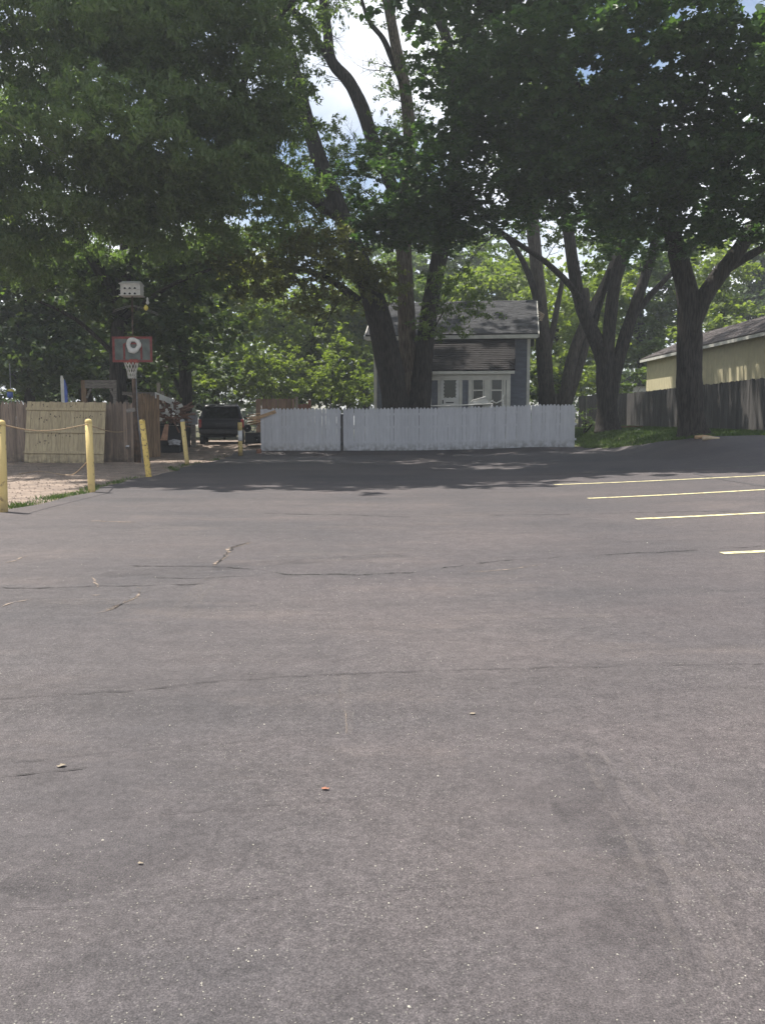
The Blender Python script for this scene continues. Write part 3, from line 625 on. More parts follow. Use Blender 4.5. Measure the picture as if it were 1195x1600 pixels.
lb += [((xx_, yy_, 18.0), (2.0, 2.2, 1.4), 1.7) for xx_, yy_ in ((-9.8, 23.4), (-8.0, 23.5), (-6.2, 23.7), (-4.6, 24.2), (-3.0, 25.2), (-1.4, 26.0), (0.4, 26.2), (2.2, 26.4), (4.0, 27.0))] + [((xx_, 26.6, 19.2), (2.4, 2.4, 1.5), 1.1) for xx_ in (-8, -5)]  # crown lobes added above the frame to cast the near shade edge
for k, e in enumerate((-8.0, -3.0, 1.5)):
    limb(t3, [(P(780, 30, 31), .16), (Vector((e * .5 + 1, 26.5, 17.5)), .10), (Vector((e, 23.5, 18.0)), .03)], M['bark'], 'limb', 8, 5, .06, 0, 90 + k)
_, n = crown_part(t3, lb, M['leaf_dark'], 0.34, 28, 14, 0.5, 'oval'); ntot += n

# --- the Norway maple at right
YD = 28.8
t4 = empty('broad_maple_tree', base(1080, YD), 'thick-trunked dark maple at the edge of the asphalt in front of the yellow building', 'tree')
limb(t4, L_([(1083, 686, 30), (1080, 660, 25), (1077, 620, 24), (1076, 570, 23.5), (1076, 510, 22), (1074, 460, 20), (1062, 410, 18), (1046, 350, 15, 28.2), (1030, 270, 12, 27), (1020, 150, 9, 25)], YD), M['bark'], 'trunk', 18, 6, .06, .45, 41)
limb(t4, L_([(1078, 520, 16), (1096, 470, 16), (1122, 430, 15), (1150, 395, 13.5), (1180, 350, 12), (1215, 290, 10, 27.5), (1240, 180, 7, 26)], YD - .1), M['bark'], 'limb', 14, 6, .06, 0, 42)
limb(t4, L_([(1130, 425, 8), (1165, 402, 8), (1200, 382, 7), (1250, 350, 5)], YD + .1), M['bark'], 'limb', 10, 6, .06, 0, 43)
limb(t4, L_([(1068, 470, 7), (1056, 430, 6), (1046, 385, 5), (1030, 340, 4)], YD + .6), M['bark'], 'limb', 10, 6, .06, 0, 44)
limb(t4, L_([(1040, 320, 9, 28), (1080, 220, 7, 26), (1110, 100, 5, 23.5)], YD), M['bark'], 'limb', 8, 6, .06, 0, 45)
limb(t4, L_([(1034, 300, 9, 27.5), (960, 220, 7, 26), (900, 130, 4, 25)], YD), M['bark'], 'limb', 8, 6, .06, 0, 46)
lb = [plobe(880, 90, 25, 95, 100, 3.4), plobe(965, 70, 23.5, 110, 90, 3.4), plobe(970, 210, 25, 110, 90, 3.2), plobe(1070, 60, 22, 100, 85, 3.2), plobe(1080, 190, 24, 100, 95, 3.2), plobe(1160, 90, 21.5, 90, 85, 3), plobe(1180, 240, 24, 90, 100, 3.2), plobe(1050, 290, 26, 100, 70, 3), plobe(1145, 335, 26.5, 75, 50, 2.4) + (.9,), plobe(1050, 365, 27.5, 62, 42, 2) + (.9,), plobe(960, 290, 27, 75, 60, 2.6), plobe(1260, 150, 23, 80, 200, 3.5), plobe(1240, 330, 26, 60, 60, 2)]
_, n = crown_part(t4, lb, M['leaf_dark'], 0.19, 105, 16, 0.38, 'maple', 0.15, .42, .2); ntot += n
lb = [plobe(960, -110, 24.5, 190, 110, 5) + (.85,), plobe(1250, -90, 22, 130, 110, 4) + (.25,), plobe(1400, 120, 23, 130, 220, 5)]
_, n = crown_part(t4, lb, M['leaf_dark'], 0.34, 26, 16, 0.5, 'oval'); ntot += n

# --- smaller trees behind the fence end
t2 = empty('yard_tree', base(850, 44), 'slim brown-trunked tree with a pale torn branch stub, right of the blue house', 'tree')
limb(t2, L_([(860, 690, 19), (856, 640, 16), (850, 560, 14.5), (844, 490, 13.5), (838, 420, 12.5), (832, 345, 11.5), (828, 260, 10), (824, 150, 6)], 44), M['bark_grey'], 'trunk', 12, 6, .06, .2, 51)
limb(t2, L_([(852, 560, 8), (864, 510, 6), (872, 470, 5), (880, 430, 4)], 44), M['bark_grey'], 'limb', 8, 5, .06, 0, 52)
limb(t2, L_([(842, 480, 7), (826, 430, 6), (806, 390, 5), (785, 365, 3.5)], 43.6), M['bark'], 'limb', 8, 5, .06, 0, 53)
for k in range(5):
    a = P(850 - k, 492 + 2.2 * k, 43.3); bq = P(833 + 2 * k, 485 + 4.2 * k, 43.1)
    o = MB().tube([a, (a + bq) / 2 + Vector((0, 0, .05)), bq], [.03, .035, .012], 6).build('torn_stub', M['deadwood'], t2)
lb = [plobe(825, 340, 46, 55, 40, 2.5) + (.5,), plobe(780, 400, 47, 50, 30, 2.5) + (.35,), plobe(870, 330, 46, 40, 40, 2.5) + (.5,), plobe(820, 200, 44, 70, 90, 3), ((5.5, 49, 20), (3.5, 3, 3)), ((8.2, 46, 17), (3, 3, 3)), plobe(860, 375, 47, 45, 30, 2.5) + (.5,)]  # hidden high lobes among these are added to shade the dark fence
_, n = crown_part(t2, lb, M['leaf_mid'], 0.16, 60, 20, .35, 'oval'); ntot += n
t6 = empty('leaning_tree', base(880, 43), 'slanting twin-trunked tree between the brown slim tree and the dark three-stemmed one', 'tree')
limb(t6, L_([(878, 690, 14), (882, 630, 12), (890, 575, 11), (905, 525, 10), (925, 480, 8), (945, 440, 7), (960, 400, 5)], 43), M['bark_grey'], 'trunk', 12, 6, .06, .2, 55)
limb(t6, L_([(886, 630, 9), (902, 580, 9), (913, 540, 8), (918, 490, 6), (915, 450, 5)], 43.3), M['bark_grey'], 'limb', 10, 5, .06, 0, 56)
lb = [plobe(950, 400, 44, 40, 30, 2) + (.5,), plobe(920, 430, 45, 35, 25, 2) + (.4,)]
_, n = crown_part(t6, lb, M['leaf_mid'], 0.16, 60, 20, .35, 'oval'); ntot += n

# --- background trees, each its own
def bgtree(name, px, Y, lobes, m, label, size=0.22, dens=34, group=None, bark='bark', shape='oval', twr=9, q=1.0, top=None):
    global ntot
    b = base(px, Y); r = empty(name, b, label, 'tree', group)
    ty = top if top else min(l[1] for l in lobes)
    zt = P(px, ty, Y)
    pts = [(b + Vector((0, 0, -.1)), twr * Y / 1364 * 1.2), (b.lerp(zt, .35) + Vector((.2, 0, 0)), twr * Y / 1364 * .85), (b.lerp(zt, .7), twr * Y / 1364 * .5), (zt, .04)]
    limb(r, pts, M[bark], 'trunk', 8, 5, .06, .2, int(px))
    for l in lobes[:3]:
        c = P(l[0], l[1], l[2]); s = b.lerp(zt, .3)
        limb(r, [(s, twr * Y / 1364 * .5), (s.lerp(c, .5) + Vector((0, 0, .6)), twr * Y / 1364 * .3), (c, .03)], M[bark], 'limb', 6, 4, .05, 0, int(l[0]))
    _, n = crown_part(r, [plobe(*l[:6]) + ((l[6] if len(l) > 6 else 1) * q,) for l in lobes], M[m], size * 1.35, dens * 0.92, 14, .62, shape); ntot += n
    return r
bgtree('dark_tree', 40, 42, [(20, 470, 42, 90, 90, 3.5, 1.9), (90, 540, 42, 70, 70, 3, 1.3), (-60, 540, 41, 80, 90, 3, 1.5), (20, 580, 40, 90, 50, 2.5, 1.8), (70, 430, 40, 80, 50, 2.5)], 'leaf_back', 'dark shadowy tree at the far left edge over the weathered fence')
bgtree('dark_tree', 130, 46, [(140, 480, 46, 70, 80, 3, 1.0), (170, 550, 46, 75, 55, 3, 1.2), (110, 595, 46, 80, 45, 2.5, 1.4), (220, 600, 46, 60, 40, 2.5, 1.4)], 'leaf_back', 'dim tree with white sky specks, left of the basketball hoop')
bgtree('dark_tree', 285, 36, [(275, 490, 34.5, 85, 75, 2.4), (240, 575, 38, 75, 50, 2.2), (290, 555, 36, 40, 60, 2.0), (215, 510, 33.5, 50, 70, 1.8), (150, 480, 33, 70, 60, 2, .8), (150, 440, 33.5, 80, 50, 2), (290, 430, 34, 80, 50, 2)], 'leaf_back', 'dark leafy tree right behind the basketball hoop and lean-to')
bgtree('tall_tree', 330, 52, [(320, 500, 52, 75, 90, 3.5, 1.5), (300, 590, 50, 60, 50, 3, 1.3), (355, 590, 50, 50, 45, 3), (370, 470, 52, 60, 60, 3)], 'leaf_bright', 'mid-green tree standing straight behind the black car')
bgtree('sunlit_tree', 460, 58, [(450, 520, 58, 85, 80, 4), (430, 455, 58, 80, 55, 4), (520, 480, 58, 60, 60, 4), (420, 590, 56, 60, 45, 3), (510, 560, 57, 70, 75, 4), (480, 620, 55, 80, 40, 3)], 'leaf_bright', 'sunlit bright green tree above the brown board fence', .24)
bgtree('sunlit_tree', 565, 62, [(560, 500, 62, 75, 90, 4), (585, 580, 60, 65, 65, 3.5), (545, 610, 58, 50, 45, 3), (620, 480, 64, 70, 70, 4)], 'leaf_mid', 'light green tree touching the left end of the blue house', .24)
bgtree('sunlit_tree', 780, 66, [(770, 470, 66, 80, 55, 4), (800, 440, 68, 75, 45, 4, .8), (720, 480, 66, 60, 50, 4)], 'leaf_bright', 'yellow-green sunlit tree rising behind the blue house roof', .26)
bgtree('sunlit_tree', 870, 60, [(865, 500, 60, 55, 70, 4), (890, 570, 58, 55, 60, 3.5), (850, 590, 57, 30, 50, 3), (920, 480, 62, 55, 70, 4)], 'leaf_bright', 'bright yellow-green tree seen between the slim and the slanting trunks', .25)
bgtree('sunlit_tree', 1000, 66, [(985, 480, 66, 60, 80, 4), (1010, 560, 64, 40, 50, 3), (1040, 470, 66, 60, 60, 4), (1050, 410, 66, 60, 50, 4, .9), (960, 410, 66, 50, 50, 4, .8)], 'leaf_mid', 'pale leafy tree behind the fork of the three-stemmed tree', .25)
bgtree('conical_tree', 1128, 60, [(1128, 470, 60, 38, 70, 3), (1130, 420, 60, 26, 45, 2.4), (1115, 520, 59, 55, 40, 3)], 'leaf_bright', 'pointed light green tree right of the thick maple trunk, above the yellow building roof', .24)
bgtree('hazy_tree', 1185, 75, [(1190, 450, 75, 55, 55, 4), (1220, 420, 75, 60, 80, 4), (1170, 490, 74, 45, 40, 4)], 'leaf_back', 'dull grey-green tree at the right edge beyond the long roof', .28)
bgtree('far_tree', 690, 85, [(690, 430, 85, 90, 60, 5), (620, 420, 86, 80, 60, 5, .7), (750, 420, 86, 70, 50, 5, .7)], 'leaf_mid', 'far tree top glimpsed between the stems over the blue house', .32, 26)
bgtree('far_tree', 230, 80, [(230, 500, 80, 100, 120, 6), (120, 520, 80, 100, 110, 6, .9), (20, 510, 82, 110, 130, 6, 1.1), (330, 500, 80, 80, 120, 5)], 'leaf_mid', 'far tree mass behind the dark trees at left', .32, 26)
# tree crowns out to the left that shade the drive
bgtree('side_tree', -140, 31, [(-180, 250, 29, 160, 180, 5), (-120, 420, 30, 90, 90, 3.5), (-200, 500, 31, 100, 110, 4)], 'leaf_mid', 'leafy tree at the left border of the view', .2, 40)
# shrubs
def shrub(px, Y, lobes, m, label, size=.16, dens=60, group=None):
    global ntot
    b = base(px, Y); r = empty('shrub', b, label, 'shrub', group)
    mb = MB()
    for l in lobes:
        mb.tube([b, b.lerp(P(l[0], l[1], l[2]), .6) + Vector((.1, 0, .1)), P(l[0], l[1], l[2])], [.05, .035, .015], 5)
    mb.build('stem', M['bark'], r)
    _, n = crown_part(r, [plobe(*l[:6]) for l in lobes], M[m], size, dens, 20, .3, 'oval', name='foliage'); ntot += n
shrub(430, 48, [(420, 598, 48, 45, 26, 1.6), (455, 606, 48, 34, 26, 1.4), (395, 580, 48.5, 40, 34, 1.6), (440, 570, 48.6, 40, 28, 1.5)], 'leaf_bright', 'bright sunlit bush spilling over the brown board fence')
shrub(510, 47, [(505, 605, 47, 32, 32, 1.3), (540, 605, 47, 32, 36, 1.3), (568, 600, 47, 20, 45, 1.2), (520, 565, 47.6, 34, 30, 1.3)], 'leaf_bright', 'yellowish bush behind the gap in the white picket fence')
shrub(840, 46, [(838, 600, 46, 22, 32, 1.2), (850, 625, 46, 24, 20, 1.2)], 'leaf_back', 'dark bush beside the right corner of the blue house')
shrub(912, 41, [(912, 650, 41, 14, 14, .5), (925, 662, 40.5, 12, 9, .4)], 'leaf_mid', 'low green bush at the right end of the white picket fence', .1, 110)
shrub(915, 52, [(905, 600, 52, 22, 20, 1.2), (940, 590, 52, 25, 25, 1.2)], 'leaf_bright', 'pale sunlit bush behind the foot of the slanting tree', .2)

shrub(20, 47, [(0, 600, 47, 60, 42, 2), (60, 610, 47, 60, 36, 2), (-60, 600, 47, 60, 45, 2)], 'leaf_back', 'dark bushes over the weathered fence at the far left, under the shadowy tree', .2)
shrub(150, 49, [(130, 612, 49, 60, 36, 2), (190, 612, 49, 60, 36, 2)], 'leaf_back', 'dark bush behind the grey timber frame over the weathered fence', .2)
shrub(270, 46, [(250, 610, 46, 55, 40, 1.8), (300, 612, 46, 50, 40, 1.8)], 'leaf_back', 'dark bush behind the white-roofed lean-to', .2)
shrub(350, 47, [(345, 612, 47, 46, 38, 1.6), (385, 605, 47.5, 36, 44, 1.5), (350, 575, 47.6, 40, 30, 1.4)], 'leaf_bright', 'green bush directly behind the black car', .18)
shrub(610, 52, [(600, 600, 52, 40, 45, 2), (640, 590, 52, 40, 45, 2)], 'leaf_mid', 'green bush between the left house corner and the leaning dark trunk', .2)
shrub(960, 54, [(950, 615, 54, 45, 35, 2), (1000, 605, 56, 35, 35, 2)], 'leaf_mid', 'green bush behind the foot of the three-stemmed tree over the dark fence', .2)
wl = []
for k in range(46):
    x = -75 + k * 3.4 + rng.uniform(-1, 1); y = 100 + rng.uniform(-4, 8); hh_ = rng.uniform(6.5, 10.0)
    wl.append(((x, y, g(x, y) + hh_ * .72), (3.4, 3.2, hh_)))
pts = np.concatenate([lobe_points(c, rd, int((rd[0] * rd[1] + 2 * rd[0] * rd[2]) * 1.5), 26, .8) for c, rd in wl])
tag(link('distant_wood', leaf_mesh('distant_wood', pts, .6, M['leaf_mid'], 'narrow')), kind='stuff')

# ------------------------------------------------------------------ blue house
HX0, HX1, HY0, HY1 = -0.42, 6.72, 40.6, 46.6
HZ = g(3, 40.6) - 0.1; EZ = P(600, 522, HY0).z
PX1_ = P(797, 600, 38.8).x + .24
h = empty('blue_house', (3.1, HY0, HZ), 'small blue-grey clapboard house with an enclosed white-trimmed front porch', 'house', rot=(0, 0, R(-8)))
MB().box(((HX0 + HX1) / 2, (HY0 + HY1) / 2, (HZ + EZ) / 2), (HX1 - HX0 - .04, HY1 - HY0, EZ - HZ)).build('wall', M['blue_siding'], h)
ridge_z = EZ + 1.85; ry = (HY0 + HY1) / 2
MB().add([(HX0 + .05, HY0, EZ), (HX0 + .05, HY1, EZ), (HX0 + .05, ry, ridge_z - .15), (HX1 - .05, HY0, EZ), (HX1 - .05, HY1, EZ), (HX1 - .05, ry, ridge_z - .15)], [(0, 1, 2), (3, 5, 4), (0, 2, 5, 3), (1, 4, 5, 2)]).build('gable', M['blue_siding'], h)
def clap(x0, x1, z0, z1, y, parent, e=.125):
    n = int((z1 - z0) / e)
    me = MB().add([(-.5, 0, 0), (.5, 0, 0), (.5, -.022, 0), (-.5, -.022, 0), (-.5, 0, e), (.5, 0, e), (.5, -.006, e), (-.5, -.006, e)],
                  [(0, 1, 2, 3), (4, 7, 6, 5), (3, 2, 6, 7), (0, 3, 7, 4), (1, 5, 6, 2), (0, 4, 5, 1)]).mesh('clapboard', M['blue_siding'])
    for k in range(n):
        o = link('clapboard', me, parent, Vector(((x0 + x1) / 2, y, z0 + k * e)) - WL[parent]); o.scale = (x1 - x0, 1, 1)
clap(HX0 + .12, 1.6, HZ + .4, EZ - .25, HY0 - .004, h)
clap(PX1_, HX1 - .15, HZ + .4, EZ - .25, HY0 - .004, h)
gab = MB()
for k in range(32):
    z = HZ + .4 + k * .125
    for x, s in ((HX0 - .004, -1), (HX1 - .02, 1)):
        gab.box((x + s * .012, ry, z + .06), (.02, HY1 - HY0, .11))
tag(gab.build('gable_clapboards', M['blue_siding'], h), kind='stuff')
for x in (HX0 + .06, HX1 - .07):
    MB().box((x, HY0 - .015, (HZ + EZ) / 2), (.14, .06, EZ - HZ - .05)).build('corner_board', M['trim'], h)
MB().box(((HX0 + HX1) / 2, HY0 - .02, EZ - .14), (HX1 - HX0 + .02, .05, .2)).build('frieze_board', M['trim'], h)
def shingled(name, A, Bv, C_, D, m, parent, rows, cols, th=.05, seed=3):
    """A,B lower edge; D,C upper edge. slab plus rows of shingles joined"""
    A, Bv, C_, D = map(Vector, (A, Bv, C_, D)); n = (Bv - A).cross(D - A).normalized()
    if n.z < 0: n = -n
    mb = MB(); q = [A, Bv, C_, D]
    mb.add([p for p in q] + [p - n * th for p in q], [(0, 1, 2, 3), (7, 6, 5, 4), (0, 4, 5, 1), (1, 5, 6, 2), (2, 6, 7, 3), (3, 7, 4, 0)])
    ro = mb.build(name, m, parent)
    rr = random.Random(seed); sb = MB()
    for i in range(rows):
        t0, t1 = i / rows, min(1, (i + 1.02) / rows); x = 0
        while x < 1:
            x1 = min(1, x + rr.uniform(.6, 1.4) / cols); h0 = rr.uniform(.010, .024)
            lo0, lo1 = A.lerp(D, t0), Bv.lerp(C_, t0); hi0, hi1 = A.lerp(D, t1), Bv.lerp(C_, t1)
            p = [lo0.lerp(lo1, x + .0006), lo0.lerp(lo1, x1 - .0006), hi0.lerp(hi1, x1 - .0006), hi0.lerp(hi1, x + .0006)]
            sb.add([p[0] + n * h0, p[1] + n * h0, p[2] + n * .003, p[3] + n * .003, p[0], p[1]], [(0, 1, 2, 3), (4, 5, 1, 0)])
            x = x1
    tag(sb.build('shingles', m, ro), kind='stuff'); return ro
OX0, OX1 = HX0 - .35, 7.05
EY = HY0 - .45; EZo = EZ - .05
sl = (ridge_z - EZo) / (ry - EY)
shingled('roof', (OX0, EY, EZo), (OX1, EY, EZo), (OX1, ry, ridge_z), (OX0, ry, ridge_z), M['shingle'], h, 26, 34)
shingled('roof', (OX1, HY1 + .45, EZo), (OX0, HY1 + .45, EZo), (OX0, ry, ridge_z), (OX1, ry, ridge_z), M['shingle'], h, 12, 20)
MB().box(((OX0 + OX1) / 2, EY + .035, EZo - .13), (OX1 - OX0 - .02, .04, .16)).build('fascia', M['trim'], h)
MB().box(((OX0 + OX1) / 2, (EY + HY0) / 2 + .03, EZo - .20), (OX1 - OX0 - .1, HY0 - EY - .04, .02)).build('soffit', M['trim'], h)
for x in (OX0 - .022, OX1 + .022):
    MB().bar((x, EY, EZo - .11), (x, ry, ridge_z - .11), .04, .16).bar((x, HY1 + .45, EZo - .11), (x, ry, ridge_z - .11), .04, .16).build('rake_board', M['trim'], h)
# porch
PY = 38.8; PX0, PX1 = 1.6, P(797, 600, PY).x + .22
pz_e = P(700, 578, PY - .35).z; pz_t = EZ - .12
MB().box(((PX0 + PX1) / 2, (PY + HY0) / 2, (HZ + pz_e) / 2 - .1), (PX1 - PX0, HY0 - PY - .03, pz_e - HZ - .05)).build('porch_wall', M['blue_siding'], h)
MB().add([(PX0, PY + .1, pz_e - .2), (PX0, HY0 - .03, pz_e - .2), (PX0, HY0 - .03, pz_t - .1), (PX0 + .05, PY + .1, pz_e - .2), (PX0 + .05, HY0 - .03, pz_e - .2), (PX0 + .05, HY0 - .03, pz_t - .1)], [(0, 1, 2), (3, 5, 4), (0, 3, 4, 1), (1, 4, 5, 2), (2, 5, 3, 0)]).build('porch_gable', M['blue_siding'], h)
MB().add([(PX1 - .05, PY + .1, pz_e - .2), (PX1 - .05, HY0 - .03, pz_e - .2), (PX1 - .05, HY0 - .03, pz_t - .1), (PX1, PY + .1, pz_e - .2), (PX1, HY0 - .03, pz_e - .2), (PX1, HY0 - .03, pz_t - .1)], [(0, 1, 2), (3, 5, 4), (0, 3, 4, 1), (1, 4, 5, 2), (2, 5, 3, 0)]).build('porch_gable', M['blue_siding'], h)
shingled('porch_roof', (PX0 - .2, PY - .35, pz_e), (PX1 + .2, PY - .35, pz_e), (PX1 + .2, HY0 - .05, pz_t), (PX0 - .2, HY0 - .05, pz_t), M['shingle_dark'], h, 18, 18, seed=8)
MB().box(((PX0 + PX1) / 2, PY - .31, pz_e - .12), (PX1 - PX0 + .36, .04, .13)).build('porch_fascia', M['trim'], h)
MB().box(((PX0 + PX1) / 2, PY - .05, pz_e - .30), (PX1 - PX0, .08, .26)).build('porch_frieze', M['trim'], h)
def X_(px, Y=PY): return P(px, 610, Y).x + .22
def Z_(py, Y=PY): return P(700, py, Y).z
wt = Z_(577)
# boards between openings
clap(X_(676), X_(685), HZ + .4, Z_(576), PY - .004, h); clap(X_(723), X_(733), HZ + .4, Z_(576), PY - .004, h)
for a, b_ in ((669, 675), (685, 689), (718.5, 723), (732.5, 738), (757, 766.5), (786, 790)):
    MB().box(((X_(a) + X_(b_)) / 2, PY - .03, (HZ + Z_(578)) / 2), (X_(b_) - X_(a), .07, Z_(578) - HZ)).build('casing', M['trim'], h)
for a, b_ in ((790.5, 797.5),):
    MB().box(((X_(a) + X_(b_)) / 2, PY - .04, (HZ + Z_(578)) / 2), (X_(b_) - X_(a) - .02, .10, Z_(578) - HZ)).build('corner_board', M['trim'], h)
# door with scalloped light
dx0, dx1 = X_(689.5), X_(718); dz0, dz1 = Z_(582) - 2.25, Z_(582)
dw = dx1 - dx0
door = MB().box(((dx0 + dx1) / 2, PY - .02, (dz0 + dz1) / 2), (dw, .05, dz1 - dz0)).build('door', M['door_paint'], h)
MB().box(((dx0 + dx1) / 2, PY - .035, dz1 + .05), (dw + .02, .07, .09)).build('casing', M['trim'], h)
gx0, gx1, gzz0, gzz1 = X_(694), X_(714), Z_(622), Z_(589)
poly = []
def scal(a, b_, n, nx_, nz_):
    for i in range(n * 6):
        t = i / (n * 6); p = Vector(a).lerp(Vector(b_), t); s = abs(math.sin(math.pi * n * t)) * .035
        poly.append((p.x + nx_ * s, p.y + nz_ * s))
scal((gx0, gzz0, 0), (gx1, gzz0, 0), 3, 0, 1); scal((gx1, gzz0, 0), (gx1, gzz1, 0), 6, -1, 0); scal((gx1, gzz1, 0), (gx0, gzz1, 0), 3, 0, -1); scal((gx0, gzz1, 0), (gx0, gzz0, 0), 6, 1, 0)
MB().prism(poly, 1, PY - .062, PY - .047).build('door_glass', M['glass'], door)
MB().box(((dx0 + dx1) / 2, PY - .055, Z_(629)), (.34, .018, .045)).build('mail_slot', M['black_junk'], door)
MB().box((dx0 + .10, PY - .06, Z_(628)), (.05, .03, .17)).build('handle', M['black_junk'], door)
# windows
def window(x0, x1, z0, z1, y=PY):
    fr = MB()
    for c, d in ((((x0 + x1) / 2, y - .03, z1 + .04), (x1 - x0, .06, .08)), (((x0 + x1) / 2, y - .05, z0 - .04), (x1 - x0 + .02, .10, .08)), ((x0 + .025, y - .028, (z0 + z1) / 2), (.05, .05, z1 - z0)), ((x1 - .025, y - .028, (z0 + z1) / 2), (.05, .05, z1 - z0)), (((x0 + x1) / 2, y - .026, (z0 + z1) / 2), (x1 - x0 - .1, .045, .055))):
        fr.box(c, d)
    wn = fr.build('window', M['trim'], h)
    MB().box(((x0 + x1) / 2, y - .010, (3 * z1 + z0) / 4 + .012), (x1 - x0 - .1, .012, (z1 - z0) / 2 - .03)).build('pane', M['glass'], wn)
    MB().box(((x0 + x1) / 2, y - .004, (z1 + 3 * z0) / 4 - .012), (x1 - x0 - .1, .012, (z1 - z0) / 2 - .03)).build('pane', M['glass'], wn)
window(X_(738.5), X_(756.5), Z_(637), Z_(583)); window(X_(767), X_(785.5), Z_(637), Z_(583)); window(X_(655), X_(668.5), Z_(637), Z_(584))
# pole and pale bundle on the porch front
q = empty('white_awning_pole', P(715, 634, 37.9), 'thin pale pole lying level across the front of the porch', 'pole')
mbp = MB().tube([P(664, 634.5, 37.9), P(700, 634, 37.9), P(770, 631, 37.9)], [.03, .03, .03], 8); mbp.build('pole', M['white_plastic'], q)
MB().tube([P(668, 634.5, 37.9), P(668, 660, 37.9), P(668, 690, 37.9)], .03, 6).tube([P(768, 631, 37.9), P(768, 690, 37.9)], .03, 6).build('support', M['grey_metal'], q)
def crumple(name, c, d, m, label, cat, seed=1, parent=None, amp=.35):
    bm = bmesh.new(); bmesh.ops.create_icosphere(bm, subdivisions=3, radius=1); rr = random.Random(seed)
    ph = [rr.uniform(0, 6) for _ in range(9)]
    for v_ in bm.verts:
        p = v_.co; s = 1 + amp * (math.sin(p.x * 4 + ph[0]) * math.cos(p.z * 5 + ph[1]) * .6 + math.sin(p.y * 7 + p.x * 5 + ph[2]) * .3 + math.sin(p.z * 11 + p.x * 8 + ph[3]) * .25) + rr.uniform(-.1, .1)
        v_.co = Vector((p.x * d[0] * s, p.y * d[1] * s, max(p.z * d[2] * s, -d[2] * .7)))
    me = bpy.data.meshes.new(name); bm.to_mesh(me); bm.free(); me.materials.append(m)
    o = link(name, me, None, c); return tag(o, label, cat)
q2 = empty('white_lawn_chair', P(758, 634, 38.0), 'crumpled white folding lawn chair in front of the porch double window', 'chair')
for l in ([(731, 634), (738, 626), (752, 622), (758, 620)], [(733, 632), (748, 630), (762, 631), (770, 625)], [(766, 626), (775, 630), (783, 626), (786, 617)], [(768, 630), (769, 645), (768, 680)], [(738, 632), (738, 680)], [(785, 624), (786, 680)]):
    MB().tube([P(*a, 38.0) for a in l], .035, 6).build('frame_tube', M['white_plastic'], q2)
vsx = [P(733, 632, 38), P(765, 630, 38), P(757, 621, 38.05), P(740, 625, 38.05)]
MB().add(vsx + [p + Vector((0, .03, -.02)) for p in vsx], [(0, 1, 2, 3), (7, 6, 5, 4), (0, 4, 5, 1), (1, 5, 6, 2), (2, 6, 7, 3), (3, 7, 4, 0)]).build('seat_sling', M['white_plastic'], q2)

# ------------------------------------------------------------------ picket meshes
def picket_mesh(name, wd, ht, th, m, top='point', tip=.10):
    w2 = wd / 2
    if top == 'point': pf = [(-w2, 0), (w2, 0), (w2, ht - tip), (w2 * .30, ht), (-w2 * .30, ht), (-w2, ht - tip)]
    elif top == 'dog': pf = [(-w2, 0), (w2, 0), (w2, ht - .04), (w2 - .03, ht), (-w2 + .03, ht), (-w2, ht - .04)]
    else: pf = [(-w2, 0), (w2, 0), (w2, ht), (-w2, ht)]
    return MB().prism(pf, 1, -th / 2, th / 2).mesh(name, m)
def fence_run(root, A, B, pitch, meshes, name, rr, jz=.012, jt=.006, yaw=None, skip=(), sink=0.0):
    A = Vector(A); B = Vector(B); d = (B - A); Ln = d.length; d.normalize(); n = int(Ln / pitch)
    yw = math.atan2(d.y, d.x); k0 = 0
    for i in range(n):
        if i in skip: continue
        p = A + d * (i + .5) * pitch; z = g(p.x, p.y) - sink
        o = link(name, rr.choice(meshes), root, Vector((p.x, p.y, z + rr.uniform(-jz, jz))) - WL[root], (rr.uniform(-jt, jt), rr.uniform(-jt, jt), yw + rr.uniform(-.01, .01)))
def rail(root, A, B, z, m, yo, hh=.09):
    A = Vector(A); B = Vector(B); n = max(1, int((B - A).length / 2.4)); d = (B - A).normalized(); nn = Vector((-d.y, d.x, 0)) * yo
    for i in range(n):
        a = A.lerp(B, i / n) + nn; b_ = A.lerp(B, (i + .997) / n) + nn
        a.z = g(a.x, a.y) + z; b_.z = g(b_.x, b_.y) + z
        MB().bar(a, b_, .04, hh).build('rail', m, root)
def posts(root, A, B, ht, m, yo, wd=.09, step=2.44):
    A = Vector(A); B = Vector(B); d = (B - A).normalized(); nn = Vector((-d.y, d.x, 0)) * yo; n = int((B - A).length / step + .5)
    for i in range(n + 1):
        p = A.lerp(B, min(max(i / max(1, n), .012), .988)) + nn; z = g(p.x, p.y)
        MB().box((p.x, p.y, z + ht / 2 - .1), (wd, wd, ht)).build('post', m, root)
rr = random.Random(21)
# white picket fence
FY = 34.7
fa = Vector((P(408, 700, FY).x, FY, 0)); fm = Vector((P(533.0, 700, FY).x, FY, 0)); fn = Vector((P(536.5, 700, FY).x, FY, 0)); fb = Vector((P(900, 700, FY).x, FY, 0))
wf = empty('white_picket_fence', (fm.x, FY, g(fm.x, FY)), 'long solid white fence of pointed pickets along the far edge of the parking lot', 'fence')
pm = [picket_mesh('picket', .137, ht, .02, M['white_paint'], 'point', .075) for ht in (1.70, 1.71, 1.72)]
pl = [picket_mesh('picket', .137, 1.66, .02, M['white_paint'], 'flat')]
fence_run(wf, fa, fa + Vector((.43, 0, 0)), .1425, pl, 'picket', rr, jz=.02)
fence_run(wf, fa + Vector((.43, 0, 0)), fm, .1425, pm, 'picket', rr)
fence_run(wf, fn, fb, .1425, pm, 'picket', rr)
for a, b_ in ((fa, fm), (fn, fb)):
    for z in (.35, .95, 1.45): rail(wf, a, b_, z, M['white_paint'], .034)
    posts(wf, a, b_, 1.7, M['white_paint'], .11)
